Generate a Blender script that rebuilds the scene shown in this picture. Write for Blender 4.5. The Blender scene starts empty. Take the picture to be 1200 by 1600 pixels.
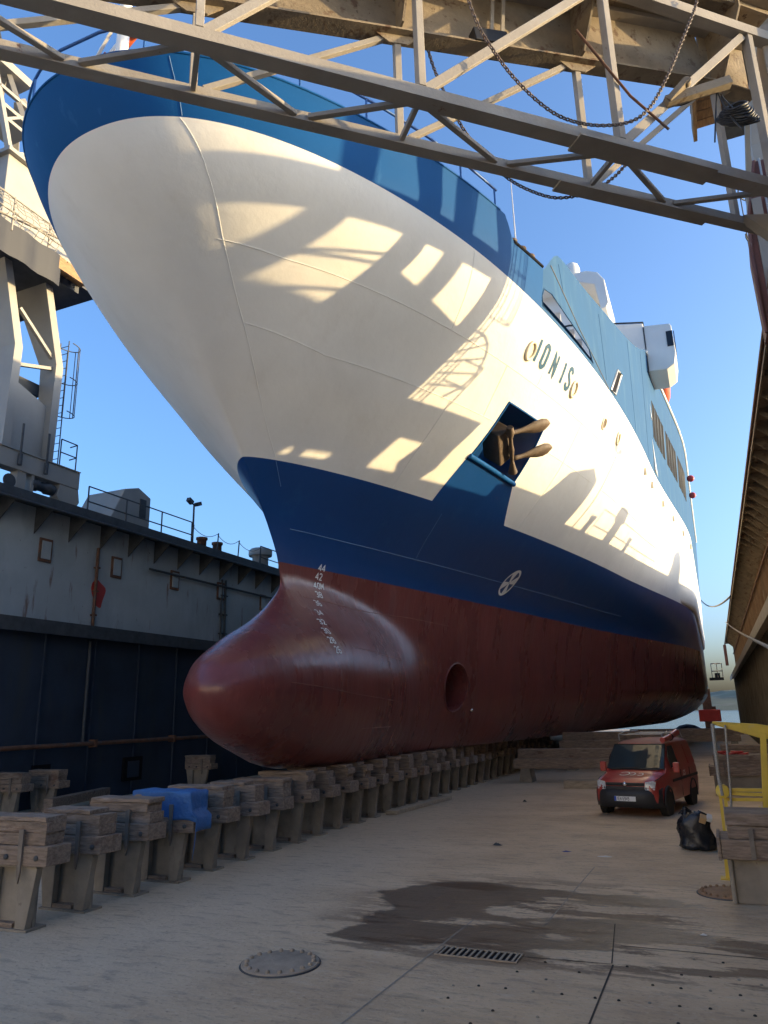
import bpy, bmesh, math, random
from mathutils import Vector, Matrix
random.seed(7)
scene = bpy.context.scene
COL = scene.collection
PI = math.pi

# ---------------------------------------------------------------- camera model
F_PX, CX, CY, CAM_H = 1156.0, 600.0, 800.0, 2.7
CAM = Vector((0, 0, CAM_H))
_d = Vector(((1120 - CX) / F_PX, (1102 - CY) / F_PX, 1.0)).normalized()
_p2 = Vector(((2120 - CX) / F_PX, (1102 - 25 - CY) / F_PX, 1.0))
_up = _p2.cross(_d).normalized()
if _up.y > 0: _up = -_up
_x = _d.cross(_up)
WX = Vector((_x[0], _d[0], _up[0])); WY = Vector((_x[1], _d[1], _up[1])); WZ = Vector((_x[2], _d[2], _up[2]))

def at(px, py, **k):
    """point of the place seen at a pixel, on the plane x=, y= or z="""
    r = WX * ((px - CX) / F_PX) + WY * ((py - CY) / F_PX) + WZ
    a, v = list(k.items())[0]; i = 'xyz'.index(a)
    return CAM + r * ((v - CAM[i]) / r[i])

def on_plane(px, py, p0, n):
    r = WX * ((px - CX) / F_PX) + WY * ((py - CY) / F_PX) + WZ
    return CAM + r * ((p0 - CAM).dot(n) / r.dot(n))

# ---------------------------------------------------------------- materials
def _n(nt, t, **kw):
    n = nt.nodes.new(t)
    for k, v in kw.items():
        if k in n.inputs.keys() if hasattr(n.inputs, 'keys') else False: n.inputs[k].default_value = v
        else: setattr(n, k, v)
    return n

def c4(c): return (c[0], c[1], c[2], 1.0)

def mat(name, base, var=0.25, scale=1.0, stretch=(1, 1, 1), stains=(), rough=0.6, rvar=0.1,
        bump=0.0, bscale=20.0, metal=0.0, coat=0.0, detail=6.0, spec=0.5, local=False, bdist=0.02):
    m = bpy.data.materials.new(name); m.use_nodes = True
    nt = m.node_tree; L = nt.links.new
    b = nt.nodes['Principled BSDF']
    if local:
        tc = nt.nodes.new('ShaderNodeTexCoord'); src = tc.outputs['Object']
    else:
        g = nt.nodes.new('ShaderNodeNewGeometry'); src = g.outputs['Position']
    def noise(sc, st, det=detail, off=0.0, rough_=0.6):
        mp = nt.nodes.new('ShaderNodeMapping'); mp.inputs['Scale'].default_value = st
        mp.inputs['Location'].default_value = (off, off * .7, off * 1.3)
        L(src, mp.inputs['Vector'])
        n = nt.nodes.new('ShaderNodeTexNoise'); n.inputs['Scale'].default_value = sc
        n.inputs['Detail'].default_value = det; n.inputs['Roughness'].default_value = rough_
        L(mp.outputs[0], n.inputs['Vector']); return n.outputs['Fac']
    f = noise(scale, stretch)
    cr = nt.nodes.new('ShaderNodeValToRGB'); e = cr.color_ramp.elements
    lo = [max(0, c * (1 - var)) for c in base]; hi = [min(1, c * (1 + var)) for c in base]
    e[0].position, e[0].color = 0.32, c4(lo); e[1].position, e[1].color = 0.68, c4(hi)
    L(f, cr.inputs[0]); col = cr.outputs[0]
    rn = nt.nodes.new('ShaderNodeMapRange'); rn.inputs[3].default_value = rough - rvar; rn.inputs[4].default_value = rough + rvar
    L(f, rn.inputs[0]); ro = rn.outputs[0]
    for i, s in enumerate(stains):
        # (colour, scale, threshold, softness, stretch, strength[, roughness])
        sf = noise(s[1], s[4], 8.0, 13.7 * (i + 1), 0.65)
        mr = nt.nodes.new('ShaderNodeMapRange'); mr.inputs[1].default_value = s[2]; mr.inputs[2].default_value = s[2] + s[3]
        mr.inputs[4].default_value = s[5]
        L(sf, mr.inputs[0])
        mx = nt.nodes.new('ShaderNodeMixRGB'); L(mr.outputs[0], mx.inputs[0]); L(col, mx.inputs[1]); mx.inputs[2].default_value = c4(s[0])
        col = mx.outputs[0]
        if len(s) > 6:
            mm = nt.nodes.new('ShaderNodeMix'); L(mr.outputs[0], mm.inputs[0]); L(ro, mm.inputs[2]); mm.inputs[3].default_value = s[6]; ro = mm.outputs[0]
    L(col, b.inputs['Base Color']); L(ro, b.inputs['Roughness'])
    b.inputs['Metallic'].default_value = metal
    b.inputs['Specular IOR Level'].default_value = spec
    if coat: b.inputs['Coat Weight'].default_value = coat; b.inputs['Coat Roughness'].default_value = 0.12
    if bump:
        bf = noise(bscale, stretch, 5.0, 3.1)
        bn = nt.nodes.new('ShaderNodeBump'); bn.inputs['Strength'].default_value = bump; bn.inputs['Distance'].default_value = bdist
        L(bf, bn.inputs['Height']); L(bn.outputs[0], b.inputs['Normal'])
    return m

RUST = (0.16, 0.065, 0.03); DRUST = (0.07, 0.035, 0.02)
M = {}
def hullmat(name, base, rough, stains=(), bump=0.25, spec=0.5, var=0.05, coat=0.0, stretch=(1, 1, 1), bscale=.9):
    return mat(name, base, var=var, scale=0.5, stretch=stretch, stains=stains, rough=rough, rvar=0.06, bump=bump, bscale=bscale, spec=spec, bdist=0.05, coat=coat)
M['white'] = hullmat('white_hull_paint', (0.735, 0.71, 0.655), 0.55, spec=.05, bump=.5, stains=[((0.55, 0.5, 0.42), 0.7, 0.56, 0.25, (1.5, 1.5, .25), 0.35), ((0.85, 0.84, 0.8), 6, 0.66, 0.1, (1, 1, 1), 0.3)])
M['sheer_blue'] = hullmat('sheer_blue_paint', (0.008, 0.075, 0.23), 0.55, spec=.06, stains=[((0.08, 0.24, 0.45), 1.3, 0.60, 0.2, (2, 2, .4), 0.3)])
M['boot_blue'] = hullmat('boot_blue_paint', (0.003, 0.05, 0.19), 0.36, stains=[((0.03, 0.13, 0.26), 1.0, 0.58, 0.2, (1, 1, 1), 0.3)])
M['light_blue'] = hullmat('faded_blue_paint', (0.036, 0.10, 0.215), 0.7, spec=.06, stains=[((0.085, 0.17, 0.25), 1.1, 0.52, 0.2, (1.5, 1.5, .35), 0.45), ((0.028, 0.075, 0.13), 0.6, 0.6, 0.2, (1, 1, .4), 0.4)])
M['red'] = hullmat('antifouling_red', (0.165, 0.043, 0.039), 0.28, stains=[((0.135, 0.05, 0.047), 1.2, 0.52, 0.15, (1, 1, .25), 0.55, 0.5), ((0.24, 0.10, 0.09), 2.2, 0.6, 0.15, (1, 1, .3), 0.35)], bump=0.55, var=.14, stretch=(1, 1.4, .3), bscale=2.0)
M['superwhite'] = mat('superstructure_white', (0.78, 0.76, 0.71), var=.04, rough=.45, stains=[((0.5, 0.45, 0.38), 1.5, .6, .2, (1, 1, .3), .3)])
M['weld'] = mat('weld_bead', (0.82, 0.80, 0.74), var=.03, rough=.5)
M['weldblue'] = mat('weld_bead_blue', (0.12, 0.24, 0.42), var=.05, rough=.5)
M['weldred'] = mat('weld_bead_red', (0.27, 0.12, 0.09), var=.05, rough=.5)
M['mark'] = mat('mark_white', (0.78, 0.78, 0.76), var=.05, rough=.5)
M['nameblue'] = mat('name_blue', (0.025, 0.085, 0.15), var=.05, rough=.6, spec=.15)
M['cream'] = mat('cream_fitting', (0.62, 0.55, 0.42), var=.1, rough=.5)
M['dark'] = mat('dark_opening', (0.015, 0.015, 0.018), var=.2, rough=.8, spec=.05)
M['glass'] = mat('dark_glass', (0.015, 0.02, 0.028), var=.1, rough=.12, rvar=.02, spec=.35)
M['windshield'] = mat('windscreen_glass', (0.03, 0.04, 0.045), var=.1, rough=.04, rvar=.01, spec=.45)
M['anchor'] = mat('anchor_iron', (0.105, 0.07, 0.045), var=.25, scale=5, rough=.7, stains=[((0.09, 0.05, 0.03), 6, .55, .15, (1, 1, 1), .7)], bump=.3, bscale=25)
M['orange'] = mat('lifeboat_orange', (0.55, 0.10, 0.02), var=.1, rough=.45)
M['redpaint'] = mat('red_paint', (0.45, 0.04, 0.03), var=.15, rough=.4)
M['railblue'] = mat('rail_blue', (0.02, 0.09, 0.28), var=.15, rough=.45)
# dock
M['wallgrey'] = mat('dock_wall_paint', (0.40, 0.44, 0.45), var=.15, scale=.35, stretch=(1, 1, 1), rough=.75,
    stains=[((0.26, 0.29, 0.31), .8, .5, .2, (1, 1, .25), .6), (RUST, 1.6, .61, .08, (1.3, 1.3, .22), .75), ((0.4, 0.42, 0.4), 2.5, .66, .1, (1, 1, 1), .4), (DRUST, 7, .66, .05, (1, 1, .6), .85)], bump=.25, bscale=3)
M['walldark'] = mat('dock_wall_lower_navy', (0.022, 0.034, 0.056), var=.3, scale=.5, rough=.7,
    stains=[((0.045, 0.05, 0.045), 1.2, .52, .2, (1, 1, .2), .6), ((0.06, 0.035, 0.025), 2, .66, .1, (1, 1, .3), .6)], bump=.3, bscale=3)
M['wallrust'] = mat('rusty_wall', (0.21, 0.135, 0.08), var=.3, scale=.8, rough=.8,
    stains=[((0.15, 0.075, 0.035), 1.5, .47, .2, (1, 1, .2), .8), ((0.33, 0.27, 0.19), 1.9, .56, .15, (1, 1, .3), .6), (DRUST, 5, .6, .1, (1, 1, .5), .7)], bump=.4, bscale=8)
M['wallrustdark'] = mat('rusty_wall_lower', (0.13, 0.105, 0.075), var=.35, scale=.8, rough=.8,
    stains=[((0.07, 0.045, 0.03), 1.5, .5, .2, (1, 1, .2), .7), ((0.2, 0.18, 0.15), 1.9, .6, .15, (1, 1, .2), .5)], bump=.4, bscale=8)
M['darksteel'] = mat('dark_steel', (0.055, 0.06, 0.065), var=.3, scale=3, rough=.65, stains=[(DRUST, 4, .6, .12, (1, 1, 1), .6)], bump=.2, bscale=20)
M['rustpipe'] = mat('rust_pipe', (0.15, 0.07, 0.04), var=.3, scale=4, rough=.8, stains=[((0.09, 0.09, 0.085), 3, .55, .1, (1, 1, 1), .7)])
M['craneg'] = mat('crane_grey_paint', (0.30, 0.285, 0.255), var=.12, scale=.6, rough=.6,
    stains=[((0.28, 0.26, 0.23), 1.2, .54, .2, (1, 1, .3), .5), (RUST, 3, .68, .06, (1, 1, .4), .7)], bump=.12, bscale=6)
M['bridge'] = mat('bridge_steel', (0.31, 0.275, 0.23), var=.14, scale=1.4, rough=.7,
    stains=[((0.40, 0.39, 0.37), 1.3, .55, .2, (1, 1, 1), .55), (RUST, 5, .66, .06, (1, 1, 1), .85), ((0.07, 0.035, 0.02), 11, .70, .05, (1, 1, 1), .9)], bump=.25, bscale=25)
M['bridgedeck'] = mat('bridge_deck_plate', (0.235, 0.185, 0.125), var=.25, scale=2.2, rough=.8,
    stains=[((0.10, 0.05, 0.028), 4.5, .56, .08, (1, 1, 1), .85), ((0.29, 0.24, 0.17), 1.6, .52, .2, (1, 1, 1), .6), ((0.05, 0.025, 0.015), 10, .64, .05, (1, 1, 1), .9)], bump=.4, bscale=20)
M['chain'] = mat('chain_iron', (0.13, 0.10, 0.085), var=.3, scale=20, rough=.65, stains=[(RUST, 8, .55, .1, (1, 1, 1), .6)])
M['cable'] = mat('black_cable', (0.018, 0.018, 0.02), var=.2, rough=.55)
M['rope'] = mat('worn_rope', (0.33, 0.31, 0.27), var=.3, scale=60, rough=.9, bump=.5, bscale=90)
M['maroon'] = mat('maroon_primer', (0.17, 0.075, 0.065), var=.2, scale=2, rough=.7, stains=[((0.3, 0.26, 0.22), 2.5, .6, .08, (1, 1, .5), .6), (DRUST, 6, .62, .08, (1, 1, 1), .7)], bump=.2, bscale=15)
M['wood'] = mat('weathered_timber', (0.235, 0.178, 0.135), var=.38, scale=3.0, stretch=(1.2, 6, 9), rough=.85,
    stains=[((0.38, 0.32, 0.27), 2.2, .56, .12, (.8, 3, 4), .7), ((0.10, 0.045, 0.03), 1.9, .57, .1, (1, 2, 2), .7), ((0.05, 0.035, 0.025), 6, .62, .06, (.6, 6, 9), .8)], bump=.7, bscale=7, bdist=.03)
M['apron'] = mat('bounce_apron_concrete', (0.40, 0.37, 0.33), var=.15, scale=.5, rough=.85, stains=[((0.3, 0.27, 0.24), .9, .55, .2, (1, 1, 1), .5)])
M['planks'] = mat('orange_brown_planks', (0.30, 0.18, 0.085), var=.3, scale=3.0, stretch=(6, 1.2, 6), rough=.85, bump=.5, bscale=6)  # orange-brown is the decking timber's own colour
M['trestle'] = mat('dusty_trestle_steel', (0.235, 0.205, 0.165), var=.25, scale=1.7, rough=.85,
    stains=[((0.33, 0.29, 0.235), 2, .53, .15, (1, 1, 1), .5), ((0.10, 0.055, 0.035), 2.4, .6, .1, (1, 1, .6), .6), ((0.06, 0.045, 0.035), 7, .66, .08, (1, 1, 1), .6)], bump=.35, bscale=12)
M['strap'] = mat('strap_steel', (0.17, 0.145, 0.12), var=.2, scale=6, rough=.75, stains=[(RUST, 6, .58, .1, (1, 1, 1), .6)])
M['tarp'] = mat('blue_tarpaulin', (0.03, 0.13, 0.36), var=.12, scale=4, rough=.5, stains=[((0.05, 0.2, 0.55), 8, .6, .1, (1, 1, 1), .5), ((0.12, 0.14, 0.2), 2.5, .6, .15, (1, 1, 1), .35)], bump=.8, bscale=14, bdist=.03)
M['yellow'] = mat('yellow_paint', (0.62, 0.43, 0.05), var=.12, scale=3, rough=.55, stains=[((0.5, 0.42, 0.2), 5, .6, .12, (1, 1, 1), .5), (RUST, 8, .68, .05, (1, 1, 1), .7)], bump=.1, bscale=20)
M['bag'] = mat('black_plastic', (0.016, 0.017, 0.021), var=.2, rough=.24, bump=.5, bscale=16, bdist=.03)
M['paper'] = mat('paper_scrap', (0.6, 0.58, 0.54), var=.1, rough=.8)
M['cardboard'] = mat('cardboard', (0.42, 0.27, 0.13), var=.15, rough=.85)
M['palewood'] = mat('pale_timber', (0.36, 0.30, 0.22), var=.25, scale=4, stretch=(1, 5, 5), rough=.85, bump=.3)
M['carred'] = mat('van_red_paint', (0.38, 0.045, 0.035), var=.1, scale=2, rough=.35, coat=.5, stains=[((0.25, 0.12, 0.09), 3, .56, .15, (1, 1, 1), .35)])
M['carroof'] = mat('van_dusty_roof', (0.25, 0.10, 0.08), var=.15, scale=3, rough=.6)
M['plastic'] = mat('black_bumper', (0.022, 0.022, 0.024), var=.2, rough=.55)
M['tyre'] = mat('tyre_rubber', (0.02, 0.02, 0.02), var=.3, scale=6, rough=.85)
M['rim'] = mat('steel_rim', (0.2, 0.2, 0.21), var=.15, rough=.4, metal=.6)
M['lamp'] = mat('headlamp_glass', (0.55, 0.56, 0.56), var=.25, scale=25, rough=.12, spec=.8)
M['chrome'] = mat('bright_badge', (0.7, 0.7, 0.72), var=.05, rough=.2, metal=.9)
M['plate'] = mat('plate_white', (0.75, 0.76, 0.74), var=.03, rough=.5)
M['plateblue'] = mat('plate_blue', (0.02, 0.08, 0.45), var=.03, rough=.5)
M['ink'] = mat('black_ink', (0.01, 0.01, 0.01), var=.05, rough=.6)
M['alu'] = mat('dull_aluminium', (0.38, 0.38, 0.37), var=.1, rough=.45, metal=.5)
M['orangetext'] = mat('orange_lettering', (0.55, 0.16, 0.05), var=.05, rough=.5)
M['manhole'] = mat('manhole_iron', (0.33, 0.265, 0.195), var=.2, scale=6, rough=.7, stains=[((0.42, 0.34, 0.25), 3, .52, .15, (1, 1, 1), .5)], bump=.3, bscale=30)
M['rustcover'] = mat('rusty_cover', (0.26, 0.15, 0.08), var=.2, scale=6, rough=.75, bump=.3, bscale=30)
M['shed'] = mat('bounce_shed_cladding', (0.74, 0.71, 0.65), var=.06, scale=.1, rough=.7)
M['bluerag'] = mat('blue_rag', (0.04, 0.07, 0.28), var=.2, rough=.9)
M['hillm'] = mat('hill_scrub', (0.075, 0.085, 0.05), var=.4, scale=.02, rough=.95, stains=[((0.17, 0.15, 0.11), .03, .55, .1, (1, 1, 2), .7)])

def water_mat():
    m = mat('sea_water', (0.02, 0.07, 0.13), var=.2, scale=.05, rough=.12, rvar=.04, bump=.35, bscale=1.2, bdist=.15)
    return m
M['water'] = water_mat()

def floor_mat():
    m = bpy.data.materials.new('dock_floor_steel'); m.use_nodes = True
    nt = m.node_tree; L = nt.links.new; b = nt.nodes['Principled BSDF']
    g = nt.nodes.new('ShaderNodeNewGeometry'); src = g.outputs['Position']
    sp = nt.nodes.new('ShaderNodeSeparateXYZ'); L(src, sp.inputs[0])
    def noise(sc, st, det=8, off=0, r=.62):
        mp = nt.nodes.new('ShaderNodeMapping'); mp.inputs['Scale'].default_value = st; mp.inputs['Location'].default_value = (off, off * .3, 0)
        L(src, mp.inputs[0]); n = nt.nodes.new('ShaderNodeTexNoise'); n.inputs['Scale'].default_value = sc; n.inputs['Detail'].default_value = det; n.inputs['Roughness'].default_value = r
        L(mp.outputs[0], n.inputs['Vector']); return n.outputs['Fac']
    def ramp(f, a, b_, c=0., d=1.):
        r = nt.nodes.new('ShaderNodeMapRange'); r.interpolation_type = 'SMOOTHSTEP'
        r.inputs[1].default_value = a; r.inputs[2].default_value = b_; r.inputs[3].default_value = c; r.inputs[4].default_value = d
        L(f, r.inputs[0]); return r.outputs[0]
    def mix(f, c1, c2):
        x = nt.nodes.new('ShaderNodeMixRGB')
        if isinstance(f, float): x.inputs[0].default_value = f
        else: L(f, x.inputs[0])
        for i, c in ((1, c1), (2, c2)):
            if isinstance(c, tuple): x.inputs[i].default_value = c4(c)
            else: L(c, x.inputs[i])
        return x.outputs[0]
    def mth(op, a, b_):
        x = nt.nodes.new('ShaderNodeMath'); x.operation = op
        for i, c in ((0, a), (1, b_)):
            if isinstance(c, (int, float)): x.inputs[i].default_value = c
            else: L(c, x.inputs[i])
        return x.outputs[0]
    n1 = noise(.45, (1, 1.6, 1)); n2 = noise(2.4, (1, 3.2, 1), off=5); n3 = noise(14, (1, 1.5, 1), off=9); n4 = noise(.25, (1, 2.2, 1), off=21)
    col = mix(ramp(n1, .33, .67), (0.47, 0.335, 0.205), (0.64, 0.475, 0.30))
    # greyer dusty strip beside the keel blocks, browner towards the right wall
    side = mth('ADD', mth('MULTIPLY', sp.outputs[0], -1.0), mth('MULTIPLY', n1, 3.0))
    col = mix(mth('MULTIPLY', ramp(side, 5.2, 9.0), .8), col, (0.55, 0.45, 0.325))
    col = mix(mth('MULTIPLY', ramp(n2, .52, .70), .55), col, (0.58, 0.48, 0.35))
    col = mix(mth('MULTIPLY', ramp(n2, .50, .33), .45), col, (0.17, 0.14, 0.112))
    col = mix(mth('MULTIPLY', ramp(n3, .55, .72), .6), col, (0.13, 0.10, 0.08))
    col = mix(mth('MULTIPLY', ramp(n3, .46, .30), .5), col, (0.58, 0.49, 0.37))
    # wet and oily patches with outlines of their own, lying in bands near the camera
    w = noise(.42, (.55, 1.5, 1), det=5, off=3.4, r=.55)
    yb = ramp(sp.outputs[1], 14.2, 11.8); yb2 = ramp(sp.outputs[1], 8.2, 9.4); xb = ramp(sp.outputs[0], -5.9, -4.3)
    area = mth('MULTIPLY', mth('MULTIPLY', yb, yb2), xb)
    wv = mth('ADD', w, mth('MULTIPLY', n2, .12))
    wet = ramp(mth('ADD', mth('ADD', wv, mth('MULTIPLY', n3, .05)), mth('MULTIPLY', mth('SUBTRACT', area, 1.0), .34)), .535, .565)
    col = mix(mth('MULTIPLY', wet, .8), col, (0.085, 0.062, 0.045))
    rs = noise(.8, (.5, 2.2, 1), off=31); rst = mth('MULTIPLY', ramp(mth('ADD', rs, mth('MULTIPLY', n3, .10)), .57, .63), mth('MULTIPLY', mth('MULTIPLY', yb, yb2), xb))
    col = mix(mth('MULTIPLY', rst, .8), col, (0.08, 0.042, 0.022))
    damp = mth('MULTIPLY', ramp(n4, .45, .62), ramp(sp.outputs[0], -4.5, -2.2))
    damp = mth('MULTIPLY', damp, ramp(sp.outputs[1], 14.0, 12.0))
    L(col, b.inputs['Base Color'])
    r0 = ramp(n2, .3, .7, .62, .86)
    mm = nt.nodes.new('ShaderNodeMix'); L(mth('MAXIMUM', wet, mth('MULTIPLY', damp, .9)), mm.inputs[0]); L(r0, mm.inputs[2]); mm.inputs[3].default_value = .36
    L(mm.outputs[0], b.inputs['Roughness'])
    bp = nt.nodes.new('ShaderNodeBump'); bp.inputs['Strength'].default_value = .55; bp.inputs['Distance'].default_value = .02
    hh = mth('ADD', mth('ADD', n3, mth('MULTIPLY', n2, 1.5)), mth('MULTIPLY', wet, -.15)); L(hh, bp.inputs['Height']); L(bp.outputs[0], b.inputs['Normal'])
    return m
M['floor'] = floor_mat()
M['seamline'] = mat('floor_weld_line', (0.29, 0.255, 0.205), var=.3, scale=6, rough=.8)
M['seamdark'] = mat('floor_gap_line', (0.03, 0.026, 0.022), var=.3, scale=6, rough=.8)

# ---------------------------------------------------------------- object helpers
ROOTLOC = {}
def tag(o, label=None, cat=None, group=None, kind=None):
    if label: o['label'] = label
    if cat: o['category'] = cat
    if group: o['group'] = group
    if kind: o['kind'] = kind
    return o

def thing(name, label, cat, loc=(0, 0, 0), rz=0.0, group=None):
    o = bpy.data.objects.new(name, None); COL.objects.link(o)
    o.empty_display_size = .3
    o.location = loc; o.rotation_euler = (0, 0, rz)
    ROOTLOC[o.name] = Vector(loc)
    return tag(o, label, cat, group)

class MB:
    def __init__(self):
        self.v = []; self.f = []; self.mi = []; self.sm = []
    def add(self, vs, fs, mi=0, smooth=False):
        b = len(self.v); self.v += [Vector(p) for p in vs]
        for f in fs:
            self.f.append([b + i for i in f]); self.mi.append(mi); self.sm.append(smooth)
        return self
    def box(self, x0, x1, y0, y1, z0, z1, mi=0, R=None, c=None):
        vs = [Vector((x, y, z)) for z in (z0, z1) for x, y in ((x0, y0), (x1, y0), (x1, y1), (x0, y1))]
        if R is not None:
            cc = Vector(c) if c else Vector(((x0 + x1) / 2, (y0 + y1) / 2, (z0 + z1) / 2))
            vs = [R @ (p - cc) + cc for p in vs]
        return self.add(vs, [(3, 2, 1, 0), (4, 5, 6, 7), (0, 1, 5, 4), (1, 2, 6, 5), (2, 3, 7, 6), (3, 0, 4, 7)], mi)
    def bar(self, a, b, w, h=None, up=(0, 0, 1), mi=0):
        a, b = Vector(a), Vector(b); h = h or w; d = (b - a).normalized(); u = Vector(up)
        if abs(d.dot(u)) > .98: u = Vector((1, 0, 0))
        s = d.cross(u).normalized(); u = s.cross(d)
        vs = [p + s * (sx * w / 2) + u * (sy * h / 2) for p in (a, b) for sx, sy in ((-1, -1), (1, -1), (1, 1), (-1, 1))]
        return self.add(vs, [(3, 2, 1, 0), (4, 5, 6, 7), (0, 1, 5, 4), (1, 2, 6, 5), (2, 3, 7, 6), (3, 0, 4, 7)], mi)
    def angle(self, a, b, w, t=.018, up=(0, 0, 1), mi=0):
        """an L-section steel angle"""
        a, b = Vector(a), Vector(b); d = (b - a).normalized(); u = Vector(up)
        if abs(d.dot(u)) > .98: u = Vector((1, 0, 0))
        s = d.cross(u).normalized(); u = s.cross(d)
        self.bar(a + u * (w / 2), b + u * (w / 2), t, w, up, mi)
        self.bar(a + s * (w / 2 + t / 2 + .001), b + s * (w / 2 + t / 2 + .001), w, t, up, mi)
        return self
    def tube(self, pts, r, n=8, mi=0, cap=True, closed=False):
        pts = [Vector(p) for p in pts]; rings = []; N = len(pts)
        prev = None
        for i, p in enumerate(pts):
            if closed: d = (pts[(i + 1) % N] - pts[i - 1]).normalized()
            else: d = (pts[min(i + 1, N - 1)] - pts[max(i - 1, 0)]).normalized()
            if prev is None:
                u = Vector((0, 0, 1)) if abs(d.z) < .9 else Vector((1, 0, 0))
                s = d.cross(u).normalized()
            else:
                s = (prev - d * prev.dot(d)).normalized()
            prev = s; u = s.cross(d)
            rr = r[i] if isinstance(r, (list, tuple)) else r
            rings.append([p + s * (rr * math.cos(2 * PI * k / n)) + u * (rr * math.sin(2 * PI * k / n)) for k in range(n)])
        vs = [p for q in rings for p in q]; fs = []
        for i in range(N if closed else N - 1):
            j = (i + 1) % N
            for k in range(n): fs.append((i * n + k, i * n + (k + 1) % n, j * n + (k + 1) % n, j * n + k))
        self.add(vs, fs, mi, True)
        if cap and not closed:
            self.add(rings[0], [tuple(range(n))], mi); self.add(rings[-1], [tuple(reversed(range(n)))], mi)
        return self
    def lathe(self, c, prof, n=20, mi=0, axis=Vector((0, 0, 1))):
        c = Vector(c); ax = Vector(axis).normalized(); u = Vector((1, 0, 0)) if abs(ax.x) < .9 else Vector((0, 1, 0))
        s = ax.cross(u).normalized(); u = s.cross(ax)
        vs = []; fs = []
        for r, z in prof:
            for k in range(n):
                a = 2 * PI * k / n; vs.append(c + ax * z + (s * math.cos(a) + u * math.sin(a)) * r)
        m = len(prof)
        for i in range(m - 1):
            for k in range(n): fs.append((i * n + k, i * n + (k + 1) % n, (i + 1) * n + (k + 1) % n, (i + 1) * n + k))
        self.add(vs, fs, mi, True)
        if prof[0][0] > 1e-4: self.add([vs[k] for k in range(n)], [tuple(reversed(range(n)))], mi)
        if prof[-1][0] > 1e-4: self.add([vs[(m - 1) * n + k] for k in range(n)], [tuple(range(n))], mi)
        return self
    def prism(self, poly, ext, mi=0):
        """closed solid: polygon (3D points in a plane) pushed along ext"""
        e = Vector(ext); a = [Vector(p) for p in poly]; n = len(a)
        nrm = Vector((0, 0, 0))
        for i in range(n): nrm += (a[i] - a[0]).cross(a[(i + 1) % n] - a[0])
        if nrm.dot(e) > 0: a = a[::-1]
        vs = a + [p + e for p in a]
        fs = [tuple(range(n)), tuple(reversed(range(n, 2 * n)))]
        for i in range(n): j = (i + 1) % n; fs.append((i, i + n, j + n, j))
        return self.add(vs, fs, mi)
    def build(self, name, mats, parent=None, smooth=None, bevel=0.0, local=False):
        if not isinstance(mats, (list, tuple)): mats = [mats]
        off = Vector((0, 0, 0))
        if parent is not None and not local:
            p = parent
            while p is not None: off = off + Vector(p.location); p = p.parent
        me = bpy.data.meshes.new(name)
        me.from_pydata([tuple(p - off) for p in self.v], [], self.f)
        for m in mats: me.materials.append(m)
        for i, p in enumerate(me.polygons):
            p.material_index = self.mi[i]; p.use_smooth = self.sm[i] if smooth is None else smooth
        me.update()
        o = bpy.data.objects.new(name, me); COL.objects.link(o)
        if parent is not None: o.parent = parent
        if bevel:
            md = o.modifiers.new('edge', 'BEVEL'); md.width = bevel; md.segments = 2; md.limit_method = 'ANGLE'; md.angle_limit = math.radians(40)
        return o

def copy_tree(o, parent=None):
    c = o.copy(); COL.objects.link(c)
    if parent is not None: c.parent = parent
    for ch in list(o.children): copy_tree(ch, c)
    return c

def fix_normals(o):
    bm = bmesh.new(); bm.from_mesh(o.data); bmesh.ops.recalc_face_normals(bm, faces=bm.faces); bm.to_mesh(o.data); bm.free()

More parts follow.
